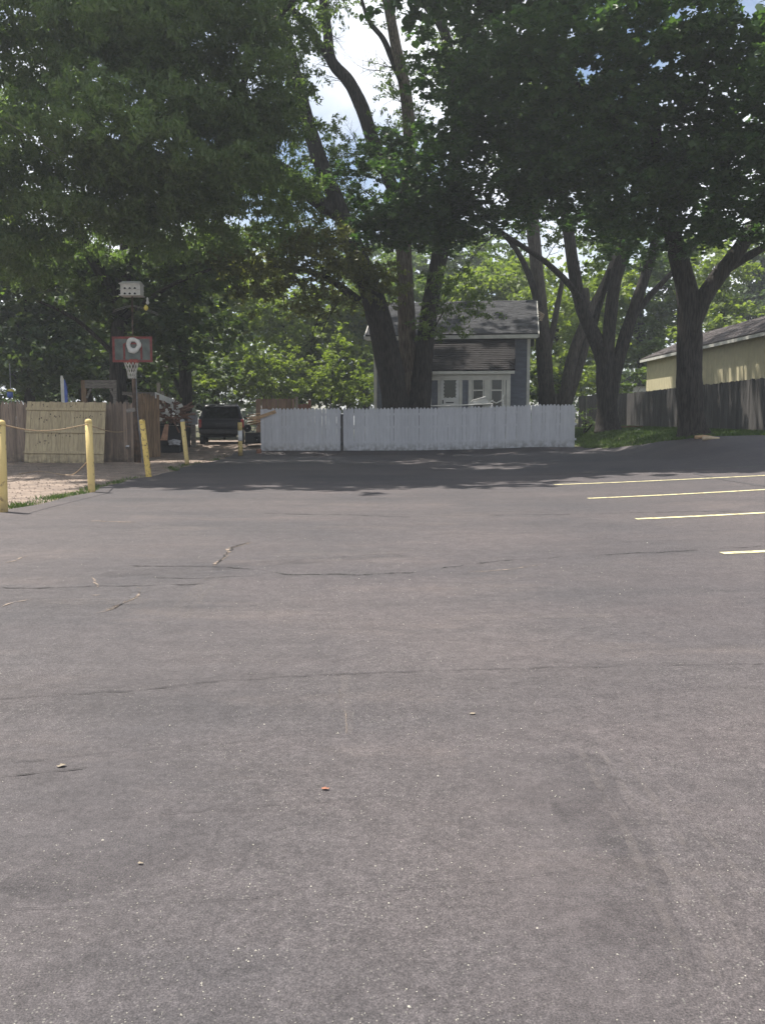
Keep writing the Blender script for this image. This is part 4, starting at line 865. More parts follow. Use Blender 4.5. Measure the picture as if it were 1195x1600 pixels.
MB().box((fm.x + .045, FY - .005, g(fm.x, FY) + 1.42), (.10, .02, .05)).box((fm.x + .045, FY - .005, g(fm.x, FY) + .3), (.09, .02, .12)).build('hinge', M['black_junk'], wf)

MB().box((fm.x + .045, FY + .05, g(fm.x, FY) + .72), (.13, .05, 1.5)).build('gap_backing', M['dark_fence'], wf)  # dark board added behind the gap so that it reads dark
# weathered fence at left
WY = 28.5
wa = Vector((-20.0, WY, 0)); wb = Vector((P(212, 700, WY).x, WY, 0))
lf = empty('weathered_picket_fence', ((wa.x + wb.x) / 2, WY, 0), 'brown weathered picket fence behind the leaning cream panel at the left', 'fence')
ht = P(100, 628, WY).z - g(-10, WY)
pm = [picket_mesh('picket', .118, ht + dz, .018, M['cedar'], 'point', .09) for dz in (-.02, 0, .02)]
fence_run(lf, wa, wb, .1195, pm, 'picket', rr, jz=.02, jt=.004)
for z in (.3, 1.0, 1.7): rail(lf, wa, wb, z, M['cedar'], .03)
posts(lf, wa, wb, ht - .05, M['cedar'], .10)
# leaning cream panel
pw = 122 * 28.05 / 1364; pb = P(108, 722, 28.05)
lp = empty('cream_fence_section', (pb.x, 27.62, g(pb.x, 27.62) + .02), 'cream painted fence panel leaning against the weathered fence, its rails showing', 'fence panel', rot=(-.20, 0.012, 0.0))
ph = 1.96
bm_ = [picket_mesh('board', pw / 18 - .006, ph + dz, .02, M['cream_board'], 'flat') for dz in (-.015, 0, .01)]
for i in range(18):
    link('board', rr.choice(bm_), lp, (-pw / 2 + (i + .5) * pw / 18, 0, 0), (0, rr.uniform(-.003, .003), 0))
for z in (.33, 1.0, 1.72):
    MB().box((0, -.035, z), (pw + .03, .045, .085)).build('rail', M['cream_board'], lp, local=True, bevel=.006)
kb = MB()
for cx_, cz_, n in ((-.75, 1.38, 9), (-.2, 1.5, 7), (.45, 1.48, 6), (.85, 1.5, 5), (-.3, .92, 5), (.2, 1.12, 6), (-.7, .62, 8), (.85, .5, 5), (.3, .88, 4), (-.2, .85, 4), (.2, 1.85, 5), (-.7, 1.86, 4)):
    for _ in range(n):
        x = cx_ + rr.gauss(0, .14); z = cz_ + rr.gauss(0, .035); s = rr.uniform(.006, .016)
        if abs(x) > pw / 2 - .05: continue
        kb.prism([(x - s, z - s * 1.2), (x + s, z - s), (x + s * 1.1, z + s * 1.6), (x, z + s * 2), (x - s * .9, z + s)], 1, -.0125, -.0095)
tag(kb.build('knots', M['knot'], lp, local=True), kind='stuff')

# lean-to with its front boards and white roof
sa = P(216, 660, 31.6); sb_ = P(252, 660, 32.6)
sh = empty('lean_to_shed', ((sa.x + sb_.x) / 2, 32.1, 0), 'low lean-to of weathered upright boards with a white roof edge, stuffed with junk', 'shed')
hh = P(230, 614, 32).z - 0.0
pm = [picket_mesh('board', .105, hh + dz, .02, M['cedar_warm'], 'flat') for dz in (-.05, -.02)]
fence_run(sh, (sa.x, sa.y, 0), (sb_.x, sb_.y, 0), .108, pm, 'board', rr, jz=.01)
a = P(238, 614, 32.0); b_ = P(279, 628, 36.2)
for p in ((sa.x + .1, 34.5), (-8.7, 36.0), (-9.7, 36.0), (sa.x - .5, 32.0)):
    MB().box((p[0], p[1], g(*p) + 1.05), (.09, .09, 2.1)).build('post', M['grey_wood'], sh)
rf = [Vector((sa.x - .5, 31.5, hh + .03)), Vector((sb_.x - .12, 32.3, hh + .03)), Vector((b_.x, 36.2, b_.z)), Vector((sa.x - 1.0, 36.2, b_.z))]
MB().add(rf + [p - Vector((0, 0, .05)) for p in rf], [(0, 1, 2, 3), (7, 6, 5, 4), (0, 4, 5, 1), (1, 5, 6, 2), (2, 6, 7, 3), (3, 7, 4, 0)]).build('roof_sheet', M['white_roof'], sh)
MB().bar(rf[1] - Vector((-.012, 0, .10)), rf[2] - Vector((-.012, 0, .10)), .02, .22).build('roof_trim', M['white_roof'], sh)
MB().bar(rf[0] - Vector((0, .015, .06)), rf[1] - Vector((0, .015, .06)), .02, .12).build('roof_edge', M['grey_wood'], sh)
# junk inside the lean-to
mbk = MB(); r2 = random.Random(3)
for i in range(70):
    c = P(r2.uniform(250, 285), r2.uniform(632, 660), r2.uniform(33.5, 35.6)); d = Vector((r2.uniform(-1, 1), r2.uniform(-.6, .6), r2.uniform(-.5, .5))).normalized() * r2.uniform(.2, .7)
    mbk.tube([c - d, c + Vector((0, 0, r2.uniform(-.1, .1))), c + d], [.03, .04, .02], 5)
o = tag(mbk.build('scrap_heap', M['rust'], None, P(266, 655, 34.5)), 'tangled heap of rusty reddish scrap and sticks under the white roof of the lean-to', 'scrap heap')
mbk = MB()
for i in range(34):
    c = P(r2.uniform(249, 284), r2.uniform(632, 656), r2.uniform(33.2, 34)); s = r2.uniform(.05, .14)
    mbk.box(c, (s, s * .4, s * 1.3), Matrix.Rotation(r2.uniform(0, 3), 3, 'X') @ Matrix.Rotation(r2.uniform(0, 3), 3, 'Y'))
tag(mbk.build('pale_scraps', M['white_plastic'], o), kind='stuff')
c = P(262, 672, 33.6)
MB().box(c, (.42, .03, .85), Matrix.Rotation(.35, 3, 'Y')).box(c + Vector((-.1, .06, -.05)), (.5, .03, .6), Matrix.Rotation(.15, 3, 'Y'))
o = MB().add([P(251, 688, 33.4), P(262, 688, 33.4), P(264, 663, 33.6), P(258, 663, 33.6), P(251, 688, 33.44), P(262, 688, 33.44), P(264, 663, 33.64), P(258, 663, 33.64)], [(0, 1, 2, 3), (7, 6, 5, 4), (0, 4, 5, 1), (1, 5, 6, 2), (2, 6, 7, 3), (3, 7, 4, 0)]).build('plywood_offcut', M['plywood'], None, P(257, 688, 33.4))
tag(o, 'pinkish plywood offcut leaning beside the end boards of the lean-to', 'plywood')
bn = empty('dark_bin', (P(270, 690, 34.4).x, 34.4, g(-8.2, 34.4)), 'black bin in the shade under the lean-to', 'bin')
z0 = g(-8.2, 34.4); cx_ = P(270, 690, 34.4).x
MB().add([(cx_ - .4, 34.1, z0), (cx_ + .35, 34.1, z0), (cx_ + .35, 34.9, z0), (cx_ - .4, 34.9, z0), (cx_ - .5, 34.0, z0 + 1.05), (cx_ + .42, 34.0, z0 + 1.05), (cx_ + .42, 35, z0 + 1.05), (cx_ - .5, 35, z0 + 1.05)], [(3, 2, 1, 0), (4, 5, 6, 7), (0, 1, 5, 4), (1, 2, 6, 5), (2, 3, 7, 6), (3, 0, 4, 7)]).build('tub', M['black_junk'], bn, bevel=.03)
MB().box((cx_ - .04, 34.5, z0 + 1.10), (1.0, 1.08, .06)).build('lid', M['black_junk'], bn, bevel=.02)
crumple('white_bag', P(273, 692, 33.6), (.22, .18, .13), M['tarp'], 'small crumpled white bag on the ground by the black bin', 'bag', 4)

# grey timber post and box left of the car
c = G(303, 699)
gp = empty('timber_post', c, 'short grey timber post with a box on top, left of the black car', 'post')
MB().box(c + Vector((0, 0, .45)), (.17, .17, .95)).build('post', M['grey_wood'], gp)
MB().box(c + Vector((-.02, .02, 1.12)), (.36, .4, .38)).build('box', M['grey_metal'], gp, bevel=.03)
MB().prism([(c.x - .2, c.z + 1.31), (c.x + .16, c.z + 1.31), (c.x - .02, c.z + 1.45)], 1, c.y - .2, c.y + .24).build('box_roof', M['grey_wood'], gp)

# ------------------------------------------------------------------ black car seen from behind
CY = 37.2; cxx = P(346, 670, CY).x; cz = g(cxx, CY + 1)
car = empty('parked_car', (cxx, CY, cz), 'black sport utility car parked with its back to the lot beside the lean-to', 'car', rot=(0, 0, .15))
def ring(w_, y0, y1, z, rc=.16, n=5):
    out = []
    for cx_, cy_, a0 in ((w_ - rc, y0 + rc, -90), (w_ - rc, y1 - rc, 0), (-w_ + rc, y1 - rc, 90), (-w_ + rc, y0 + rc, 180)):
        for i in range(n + 1):
            a = R(a0 + 90 * i / n); out.append((cx_ + rc * math.cos(a), cy_ + rc * math.sin(a), z))
    return out
def loft(rings):
    mb = MB(); n = len(rings[0]); vs = [p for r_ in rings for p in r_]
    fs = [(i * n + k, i * n + (k + 1) % n, (i + 1) * n + (k + 1) % n, (i + 1) * n + k) for i in range(len(rings) - 1) for k in range(n)]
    fs += [tuple(range(n))[::-1], tuple(range((len(rings) - 1) * n, len(rings) * n))]
    mb.add(vs, fs, True); return mb
body = loft([ring(.86, .14, 4.55, .40), ring(.94, .06, 4.64, .50), ring(.965, .02, 4.68, .78), ring(.96, .03, 4.66, .95), ring(.93, .05, 4.5, 1.06), ring(.88, .08, 4.3, 1.10)]).build('body', M['car_paint'], car, local=True)
cabin = loft([ring(.90, .06, 3.45, 1.06), ring(.88, .10, 3.3, 1.14), ring(.80, .22, 2.85, 1.48), ring(.76, .28, 2.65, 1.62), ring(.70, .36, 2.5, 1.69, .14), ring(.55, .5, 2.3, 1.72, .1)]).build('cabin', M['car_paint'], car, local=True)
def plate(q, th, name, m, par, n=None):
    q = [Vector(p) for p in q]; nn = (q[1] - q[0]).cross(q[3] - q[0]).normalized()
    mb = MB(); mb.add([p + nn * th for p in q] + [p - nn * th for p in q], [(0, 1, 2, 3), (7, 6, 5, 4), (0, 4, 5, 1), (1, 5, 6, 2), (2, 6, 7, 3), (3, 7, 4, 0)])
    return mb.build(name, m, par, local=True, bevel=.008)
plate([(-.76, .075, 1.13), (.76, .075, 1.13), (.66, .255, 1.58), (-.66, .255, 1.58)], .012, 'rear_window', M['car_glass'], cabin)
for s in (-1, 1):
    plate([(s * .885, .45, 1.14), (s * .885, 1.25, 1.14), (s * .775, 1.25, 1.56), (s * .79, .55, 1.50)], .010, 'side_window', M['car_glass'], cabin)
    plate([(s * .885, 1.33, 1.14), (s * .885, 2.95, 1.14), (s * .79, 2.55, 1.55), (s * .775, 1.33, 1.56)], .010, 'side_window', M['car_glass'], cabin)
    MB().box((s * .885, .045, .90), (.13, .08, .34)).build('tail_light', M['tail_red'], car, local=True, bevel=.02)
    MB().box((s * .62, 1.5, 1.745), (.04, 1.7, .03)).build('roof_rail', M['car_trim'], car, local=True, bevel=.008)
    MB().box((s * 1.02, 3.0, 1.12), (.16, .10, .14)).build('mirror', M['car_paint'], car, local=True, bevel=.03)
MB().box((0, .0, .56), (1.78, .20, .17)).build('bumper', M['car_trim'], car, local=True, bevel=.04)
MB().box((0, .01, .83), (.50, .05, .16)).build('plate_recess', M['black_junk'], car, local=True, bevel=.01)
MB().box((0, .235, 1.62), (1.3, .16, .035)).build('roof_spoiler', M['car_trim'], car, local=True, bevel=.012)
MB().box((0, .06, 1.085), (1.5, .03, .02)).build('trim_strip', M['car_trim'], car, local=True)
MB().bar((.1, .12, 1.14), (-.45, .13, 1.17), .015, .02).build('wiper', M['black_junk'], car, local=True)
MB().box((0, 2.3, .36), (1.2, 3.8, .12)).build('underbody', M['black_junk'], car, local=True)
RY = Matrix.Rotation(math.pi / 2, 3, 'Y')
for y in (.95, 3.75):
    for s in (-1, 1):
        wm = MB().lathe([(.20, -.11), (.31, -.11), (.345, -.08), (.345, .08), (.31, .11), (.20, .11)], (s * .83, y, .345), 20, RY).build('wheel', M['tyre'], car, local=True)
        MB().lathe([(.06, -.05), (.19, -.10), (.20, .10), (.06, .05)], (s * .835, y, .345), 16, RY).build('rim', M['rim'], wm, local=True)

# ------------------------------------------------------------------ junk and lumber by the white fence
lum = empty('lumber_stack', P(398, 655, 36.2), 'sloping stack of tan boards and sheet between the black car and the white fence', 'lumber')
for i in range(8):
    a = P(384 + r2.uniform(0, 4), 650 + i * 2.2 + r2.uniform(-1, 1), 36 + .12 * i); b_ = P(424 - i * 1.5, 645 + i * 2.2 + r2.uniform(-2, 2), 36.4 + .1 * i)
    MB().bar(a, b_, .16, .035).build('board', M['tan_wood'], lum)
for p in ((385, 668), (410, 664)):
    a = P(p[0], p[1], 36.5); MB().box((a.x, a.y, (a.z + g(a.x, a.y)) / 2), (.09, .09, a.z - g(a.x, a.y))).build('leg', M['grey_wood'], lum)
bo = MB().bar(P(396, 655, 34.55), P(431, 643, 34.66), .03, .13).build('plank', M['tan_wood'], None, P(413, 649, 34.6)); tag(bo, 'tan plank resting slantwise over the left end of the white picket fence', 'plank')
mw = empty('push_mower', (P(393, 690, 36.0).x, 36.0, g(-5.4, 36.0)), 'dark machine with a pale round wheel half hidden left of the white fence', 'machine')
c = P(395, 684, 36.0)
loft([[(x + c.x, y + 36.3, z + g(-5.4, 36)) for x, y, z in ring(.32, -.4, .4, zz, .1)] for zz in (.15, .3, .55, .6)]).build('housing', M['black_junk'], mw)
for px, py in ((387, 669), (402, 687)):
    q = P(px, py, 35.8); k = 1 if py < 680 else .9
    wm = MB().lathe([(.07, -.05), (.15, -.05), (.16, 0), (.15, .05), (.07, .05)], q, 16, Matrix.Rotation(math.pi / 2, 3, 'X')).build('wheel', M['tyre'], mw)
    MB().lathe([(.02, -.06), (.10, -.055), (.10, .04), (.02, .05)], q, 12, Matrix.Rotation(math.pi / 2, 3, 'X')).build('rim', M['white_plastic'], wm)
MB().tube([P(388, 668, 35.9), P(396, 675, 36), P(402, 686, 35.9)], .02, 6).tube([P(395, 676, 36), P(404, 662, 36.4)], .018, 6).build('handle_bar', M['grey_metal'], mw)
br = G(404, 710); MB().box(br + Vector((0, -.05, .09)), (.2, .12, .17), Matrix.Rotation(.3, 3, 'Z'))
tag(MB().box(br + Vector((0, .12, .10)), (.19, .12, .20), Matrix.Rotation(.3, 3, 'Z')).build('brick_block', M['red_wood'], None, br, bevel=.012), 'reddish block standing at the foot of the left end of the white fence', 'block')

# brown board fences behind the white fence
bf = empty('brown_board_fence', (P(430, 640, 44.5).x, 44.5, g(-5, 44.5)), 'dark brown board fence with a post, below the bright bush and above the white fence', 'fence')
A = Vector((P(400, 640, 44.5).x, 44.5, 0)); B = Vector((P(462, 640, 44.5).x, 44.5, 0)); B2 = Vector((P(484, 640, 45.2).x, 45.2, 0))
pm = [picket_mesh('board', .135, P(430, 623, 44.5).z - g(-5, 44.5) + dz, .02, M['brown_fence'], 'flat') for dz in (0, -.02)]
fence_run(bf, A, B, .14, pm, 'board', rr)
pm2 = [picket_mesh('board', .135, P(430, 631, 44.5).z - g(-5, 44.5) + dz, .02, M['red_wood'], 'flat') for dz in (0, -.02)]
fence_run(bf, B + Vector((.12, 0, 0)), B2, .14, pm2, 'board', rr)
for p, py, m in ((B + Vector((.06, 0, 0)), 620, 'grey_wood'), (B2, 625, 'red_wood')):
    z1 = P(460, py, p.y).z; z0 = g(p.x, p.y); MB().box((p.x, p.y, (z0 + z1) / 2), (.13, .13, z1 - z0)).build('post', M[m], bf)

# ------------------------------------------------------------------ dark stained fence and yellow building at right
df = empty('dark_stained_fence', (13.1, 38, g(13.1, 38)), 'tall dark stained board fence running back below the yellow building', 'fence')
q0 = Vector((P(1230, 640, 27.6).x, 27.6, 0)); q1 = Vector((13.45, 48.5, 0)); q2_ = Vector((P(903, 640, 49.5).x, 49.5, 0))
hts = P(1195, 589, 28.7).z - g(12.6, 28.7)
pm = [picket_mesh('board', .143, hts + dz, .02, M['dark_fence'], 'flat') for dz in (-.02, 0, .015)]
fence_run(df, q0, q1, .146, pm, 'board', rr, jz=.015)
fence_run(df, q1, q2_, .146, pm, 'board', rr, jz=.015)
for z in (.3, 1.0, 1.6): rail(df, q0, q1, z, M['dark_fence'], -.04)
posts(df, q0, q1, hts - .05, M['dark_fence'], -.1)
BX, BY0, BY1 = 15.6, 34.0, 52.2
bz = g(14, 40); ez = bz + (P(1195, 529, BX * 1364 / 597.5).z - bz) + .42
yb = empty('yellow_building', (BX + 3, BY0, bz), 'long low pale yellow building with a brown shingled roof beyond the dark fence', 'building')
MB().box((BX + 3, (BY0 + BY1) / 2, (bz + ez) / 2), (6, BY1 - BY0, ez - bz)).build('wall', M['yellow_wall'], yb)
seams = MB()
for k in range(60):
    y = BY0 + .15 + k * .3
    if y < BY1: seams.box((BX - .004, y, (bz + ez) / 2), (.012, .035, ez - bz - .1))
tag(seams.build('siding_battens', M['yellow_wall'], yb), kind='stuff')
rz = ez + 1.35
shingled('roof', (BX - .35, BY1 + .3, ez - .12), (BX - .35, BY0 - .3, ez - .12), (BX + 3, BY0 - .3, rz), (BX + 3, BY1 + .3, rz), M['shingle_brown'], yb, 24, 50, seed=12)
shingled('roof', (BX + 6.35, BY0 - .3, ez - .12), (BX + 6.35, BY1 + .3, ez - .12), (BX + 3, BY1 + .3, rz), (BX + 3, BY0 - .3, rz), M['shingle_brown'], yb, 8, 20, seed=13)
MB().box((BX - .335, (BY0 + BY1) / 2, ez - .24), (.03, BY1 - BY0 + .56, .14)).build('fascia', M['trim'], yb)
MB().add([(BX + .02, BY1 - .01, ez), (BX + 5.98, BY1 - .01, ez), (BX + 3, BY1 - .01, rz - .1), (BX + .02, BY0 + .01, ez), (BX + 5.98, BY0 + .01, ez), (BX + 3, BY0 + .01, rz - .1)], [(0, 1, 2), (3, 5, 4), (0, 2, 5, 3), (1, 4, 5, 2)]).build('gable', M['yellow_wall'], yb)
# small far white outbuilding
oy = 62; ox0, ox1 = P(986, 600, oy).x, P(1004, 600, oy).x
ob = empty('white_outbuilding', ((ox0 + ox1) / 2, oy, g(15, oy)), 'small white outbuilding with a grey gable glimpsed left of the yellow building', 'outbuilding')
oz0, oz1 = g(15, oy), P(990, 602, oy).z
MB().box(((ox0 + ox1) / 2 + 1, oy + 1.5, (oz0 + oz1) / 2), (ox1 - ox0 + 2, 3, oz1 - oz0)).build('wall', M['white_plastic'], ob)
MB().prism([(ox0 - .35, oz1 - .05), (ox1 + 2.3, oz1 - .05), ((ox0 + ox1) / 2 + 1, oz1 + 1.3)], 1, oy - .3, oy + 3.3).build('roof', M['shingle'], ob)
MB().bar((ox0 - .38, oy - .33, oz1 - .02), ((ox0 + ox1) / 2 + 1, oy - .33, oz1 + 1.36), .05, .14).build('rake_board', M['trim'], ob)

# ------------------------------------------------------------------ bollards, rope
bl = [((1.5, 656), (6, 803), 'bollard', 'yellow bollard cut by the left edge of the view, nearest the camera', None),
      ((138.5, 654.5), (144, 771), 'bollard', 'yellow bollard in front of the leaning cream panel, rope tied near its top', None),
      ((222, 655), (233, 747), 'bollard_old', 'chipped brown-spotted yellow bollard tilted in front of the lean-to boards', None),
      ((285, 655), (293, 727.5), 'bollard', 'yellow bollard with a grey domed cap, left of the black car', 'grey_cap')]
btop = []
for (tx, ty), (bx, by), m, lab, capm in bl:
    b0 = G(bx, by); t0 = P(tx, ty, b0.y); btop.append((t0, b0))
    r_ = empty('bollard', b0, lab, 'bollard', 'yellow bollards along the drive edge')
    d = (t0 - b0); ln = d.length; d.normalize(); rad = .066
    qd = d.to_track_quat('Z', 'Y').to_matrix()
    pr = [(rad, -.1), (rad, .1), (rad * 1.02, ln * .4), (rad, ln - .075)]
    MB().lathe(pr, b0, 18, qd).build('post', M[m], r_)
    MB().lathe([(rad * 1.05, ln - .075), (rad * 1.05, ln - .06), (rad * .95, ln - .03), (rad * .7, ln - .008), (rad * .25, ln), (.002, ln + .001)], b0, 18, qd).build('cap', M[capm or m], r_)
b0 = G(376, 713); t0 = P(375, 660, b0.y); ln = t0.z - b0.z
r_ = empty('bollard', b0, 'yellow post with a white band standing before the right rear of the black car', 'bollard', 'yellow bollards along the drive edge')
for a, b_, m, nm in ((0, .46, 'bollard', 'lower_post'), (.461, .76, 'white_band', 'band'), (.761, 1.0, 'bollard', 'upper_post')):
    MB().lathe([(.085, a * ln), (.085, b_ * ln - (.02 if b_ == 1 else 0)), (.075 if b_ == 1 else .085, b_ * ln)], b0, 16).build(nm, M[m], r_)
def rope(name, pts, label, r=.011):
    sp = smoothpath([(p, r) for p in pts], 6)
    o = MB().tube([q[0] for q in sp], r, 6).build(name, M['rope'], None, pts[0]); return tag(o, label, 'rope')
def on(i, py): 
    t0, b0 = btop[i]; f = (py - 655) / 120; p = t0.lerp(b0, (t0.z - P(0, py, b0.y).z) / (t0.z - b0.z)); return p + Vector((0, -.075, 0))
a, b_ = on(0, 662), on(1, 663)
rope('rope', [a, a.lerp(b_, .3) + Vector((0, 0, -.10)), a.lerp(b_, .6) + Vector((0, 0, -.10)), b_], 'tan rope sagging between the leftmost bollard and the next one')
a, b_ = on(1, 663), P(200, 671, 27.6)
rope('rope', [a, a.lerp(b_, .4) + Vector((0, 0, -.10)), a.lerp(b_, .75) + Vector((0, 0, -.09)), b_], 'tan rope strung from the second bollard to the basketball pole')
a = on(1, 722) + Vector((-.06, .05, 0)); b_ = G(88, 741)
rope('rope', [a, a.lerp(b_, .35) + Vector((0, 0, -.14)), a.lerp(b_, .7) + Vector((0, 0, -.08)), b_ + Vector((0, 0, .02)), G(60, 738) + Vector((0, 0, .02)), G(30, 742) + Vector((0, 0, .02))], 'loose tan rope end trailing down to the gravel from the second bollard', .009)

# ------------------------------------------------------------------ basketball hoop, bird house
HYP = 28.0
hb = P(217, 719, HYP); hb = Vector((hb.x, HYP, g(hb.x, HYP)))
hp = empty('basketball_hoop', hb, 'old basketball hoop on a rusty pole, grey backboard framed in faded red', 'basketball hoop')
MB().tube([hb, P(211, 640, HYP), P(208.5, 560, HYP)], [.075, .07, .06], 10).build('pole', M['pole'], hp)
mbp = MB().tube([hb + Vector((.13, .02, 0)), P(214.5, 640, HYP + .02), P(212, 570, HYP + .02)], .025, 8)
mbp.build('pole_brace', M['grey_metal'], hp)
bx0, bx1, bz0, bz1 = P(176.5, 545, HYP - .15).x, P(238.5, 545, HYP - .15).x, P(200, 566, HYP - .15).z, P(200, 526, HYP - .15).z
by = HYP - .15
bbd = MB().box(((bx0 + bx1) / 2, by, (bz0 + bz1) / 2), (bx1 - bx0, .03, bz1 - bz0)).build('backboard', M['board_grey'], hp)
fr = MB(); e = .07
fr.box(((bx0 + bx1) / 2, by - .02, bz1 - e / 2), (bx1 - bx0 + .01, .018, e)).box(((bx0 + bx1) / 2, by - .02, bz0 + e / 2), (bx1 - bx0 + .01, .018, e))
fr.box((bx0 + e / 2, by - .02, (bz0 + bz1) / 2), (e, .018, bz1 - bz0 - 2 * e)).box((bx1 - e / 2, by - .02, (bz0 + bz1) / 2), (e, .018, bz1 - bz0 - 2 * e))
fr.build('border', M['red_paint'], bbd)
cxb = P(208, 545, by).x
fr = MB(); fr.box((cxb - .27, by - .021, bz0 + .33), (.06, .016, .50)).box((cxb + .27, by - .021, bz0 + .33), (.06, .016, .50)).box((cxb, by - .021, bz0 + .58), (.48, .016, .05)); fr.build('target_square', M['red_paint'], bbd)
rimc = Vector((cxb + .02, by - .30, P(208, 566, by - .3).z))
sp = [rimc + Vector((.225 * math.cos(a), .225 * math.sin(a), 0)) for a in np.linspace(0, 2 * math.pi, 25)]
MB().tube(sp, .016, 8, False).bar(rimc + Vector((-.08, .22, 0)), rimc + Vector((-.08, .30, .0)), .03, .03).bar(rimc + Vector((.08, .22, 0)), rimc + Vector((.08, .30, 0)), .03, .03).box(rimc + Vector((0, .27, .03)), (.25, .03, .16)).build('rim', M['orange_rim'], hp)
net = MB()
for k in range(12):
    for s in (-1, 1):
        pts = []
        for i in range(7):
            t = i / 6; a = 2 * math.pi * k / 12 + s * t * 1.0; r_ = .22 - .10 * min(1, t * 1.4)
            pts.append(rimc + Vector((r_ * math.cos(a) + .02 * t, r_ * math.sin(a), -.5 * t)))
        net.tube(pts, .012, 4, False)
tag(net.build('net', M['net'], hp), kind='stuff')
# white ring hung on the backboard
wr = MB(); nA = 28
cw = P(209, 539, by - .06)
for i in range(nA + 1): pass
vs_, fs_ = [], []
r3 = random.Random(9)
for i in range(nA):
    a = 2 * math.pi * i / nA; ro_ = .235 * (1 + .12 * math.sin(3 * a + 1) * .5 + r3.uniform(-.03, .03)); ri = .105 * (1 + r3.uniform(-.06, .06))
    if 4.0 < a < 5.6: ro_ *= 1.10
    for r_, y in ((ri, -.01), (ri, -.045), ((ri + ro_) / 2, -.07), (ro_, -.045), (ro_, -.01)):
        vs_.append((cw.x + r_ * math.cos(a), cw.y + y + .03, cw.z + r_ * math.sin(a)))
for i in range(nA):
    for k in range(5):
        fs_.append((i * 5 + k, i * 5 + (k + 1) % 5, ((i + 1) % nA) * 5 + (k + 1) % 5, ((i + 1) % nA) * 5 + k))
tag(MB().add(vs_, fs_, True).build('white_ring', M['white_plastic'], None, cw), 'ragged white ring hung in the middle of the basketball backboard', 'ring')
MB().box(P(205, 641, HYP - .1), (.28, .05, .13), Matrix.Rotation(-.2, 3, 'Y'))
tag(MB().box(P(205, 641, HYP - .11), (.28, .05, .12), Matrix.Rotation(-.2, 3, 'Y')).build('nailed_board', M['grey_wood'], hp), None)
# martin house on its own mast
HM = HYP + .25
mb0 = P(209.5, 655, HM); mbase = Vector((mb0.x, HM, g(mb0.x, HM)))
bh = empty('bird_house', mbase, 'white two-storey bird house with six round holes on a tall mast above the basketball hoop', 'bird house')
zb0, zb1 = P(205, 462, HM).z, P(205, 445.5, HM).z; xb0, xb1 = P(191.5, 450, HM).x, P(222, 450, HM).x
MB().tube([mbase, P(208, 560, HM), P(207, 463, HM)], [.035, .03, .026], 8).build('mast', M['pole'], bh)
cxm = (xb0 + xb1) / 2
MB().box((cxm, HM, (zb0 + zb1) / 2), (xb1 - xb0, .42, zb1 - zb0)).build('box', M['white_plastic'], bh)
MB().box((cxm, HM - .03, zb0 - .012), (xb1 - xb0 + .06, .52, .024)).build('floor', M['white_plastic'], bh)
MB().box((cxm, HM - .02, (zb0 + zb1) / 2), (xb1 - xb0 + .03, .47, .02)).build('ledge', M['white_plastic'], bh)
MB().add([(xb0 - .03, HM - .28, zb1), (xb1 + .02, HM - .28, zb1), (xb1 - .03, HM, zb1 + .12), (xb0 + .02, HM, zb1 + .12), (xb0 - .03, HM + .28, zb1), (xb1 + .02, HM + .28, zb1),
          (xb0 - .03, HM - .28, zb1 + .02), (xb1 + .02, HM - .28, zb1 + .02)], [(6, 7, 2, 3), (3, 2, 5, 4), (0, 6, 3, 4), (1, 5, 2, 7), (0, 1, 7, 6), (0, 4, 5, 1)]).build('roof', M['white_plastic'], bh)
for px in (195.4, 203, 211):
    for py in (450.5, 458.8):
        p = P(px, py, HM - .213); MB().lathe([(.036, -.004), (.036, .004)], p, 14, Matrix.Rotation(math.pi / 2, 3, 'X')).build('entrance_hole', M['hole'], bh)
for l in ([(176, 488), (190, 483), (207, 478)], [(178, 485), (192, 480), (207, 476.5)], [(207, 478), (222, 482), (247, 492)], [(207, 476.5), (225, 481), (247, 489.5)]):
    MB().tube([P(a, b_, HM) for a, b_ in l], .009, 5).build('cross_arm', M['wire'], bh)
gd = empty('hanging_gourd', P(231, 480, HM - .04), 'yellow and white gourd-like ornament hanging from the right arm below the bird house', 'ornament')
MB().lathe([(.01, .17), (.03, .14), (.035, .05), (.06, 0), (.03, -.05), (.005, -.06)], P(231, 473, HM - .04), 10).build('neck', M['white_plastic'], gd)
MB().lathe([(.01, .10), (.06, .05), (.08, 0), (.055, -.06), (.01, -.09)], P(228.5, 481, HM - .04), 10).build('bulb', M['yellow_gourd'], gd)

wp = [P(-140, 90, 20), P(-40, 158, 21), P(50, 216, 22.5), P(110, 254, 24), P(180, 310, 26.5), P(260, 368, 30), P(300, 400, 33)]
tag(MB().tube(wp, .009, 5).build('overhead_wire', M['wire'], None, wp[0]), 'thin pale service wire slanting down in front of the drooping grey-green tree', 'wire')
# things over and before the weathered fence
bd = empty('blue_board', P(101, 628, 29.6), 'upright blue board with pale edge poking above the weathered fence', 'board')
bp = [P(97, 660, 29.6), P(104.5, 660, 29.6), P(104.5, 600, 29.6), P(102, 590, 29.6), P(99, 586.5, 29.6), P(96, 589, 29.6)]
bp2 = [p + Vector((.10, .05, 0)) for p in bp]
zz = [P(0, y, 29.6).z for y in (660, 604, 594, 587)]
xb = P(100.5, 600, 29.6).x
MB().prism([(xb - .085, zz[0]), (xb + .02, zz[0]), (xb + .01, zz[2]), (xb - .03, zz[3]), (xb - .085, zz[3]), (xb - .10, zz[2])], 1, 29.55, 29.60).build('pale_face', M['trim'], bd)
MB().prism([(xb + .022, zz[0]), (xb + .115, zz[0]), (xb + .095, zz[1]), (xb + .03, zz[2] + .02), (xb + .012, zz[2])], 1, 29.56, 29.64).build('blue_face', M['blue_paint'], bd)
sw = empty('swing_frame', P(156, 630, 31), 'grey timber frame with braced posts showing above the weathered fence', 'timber frame')
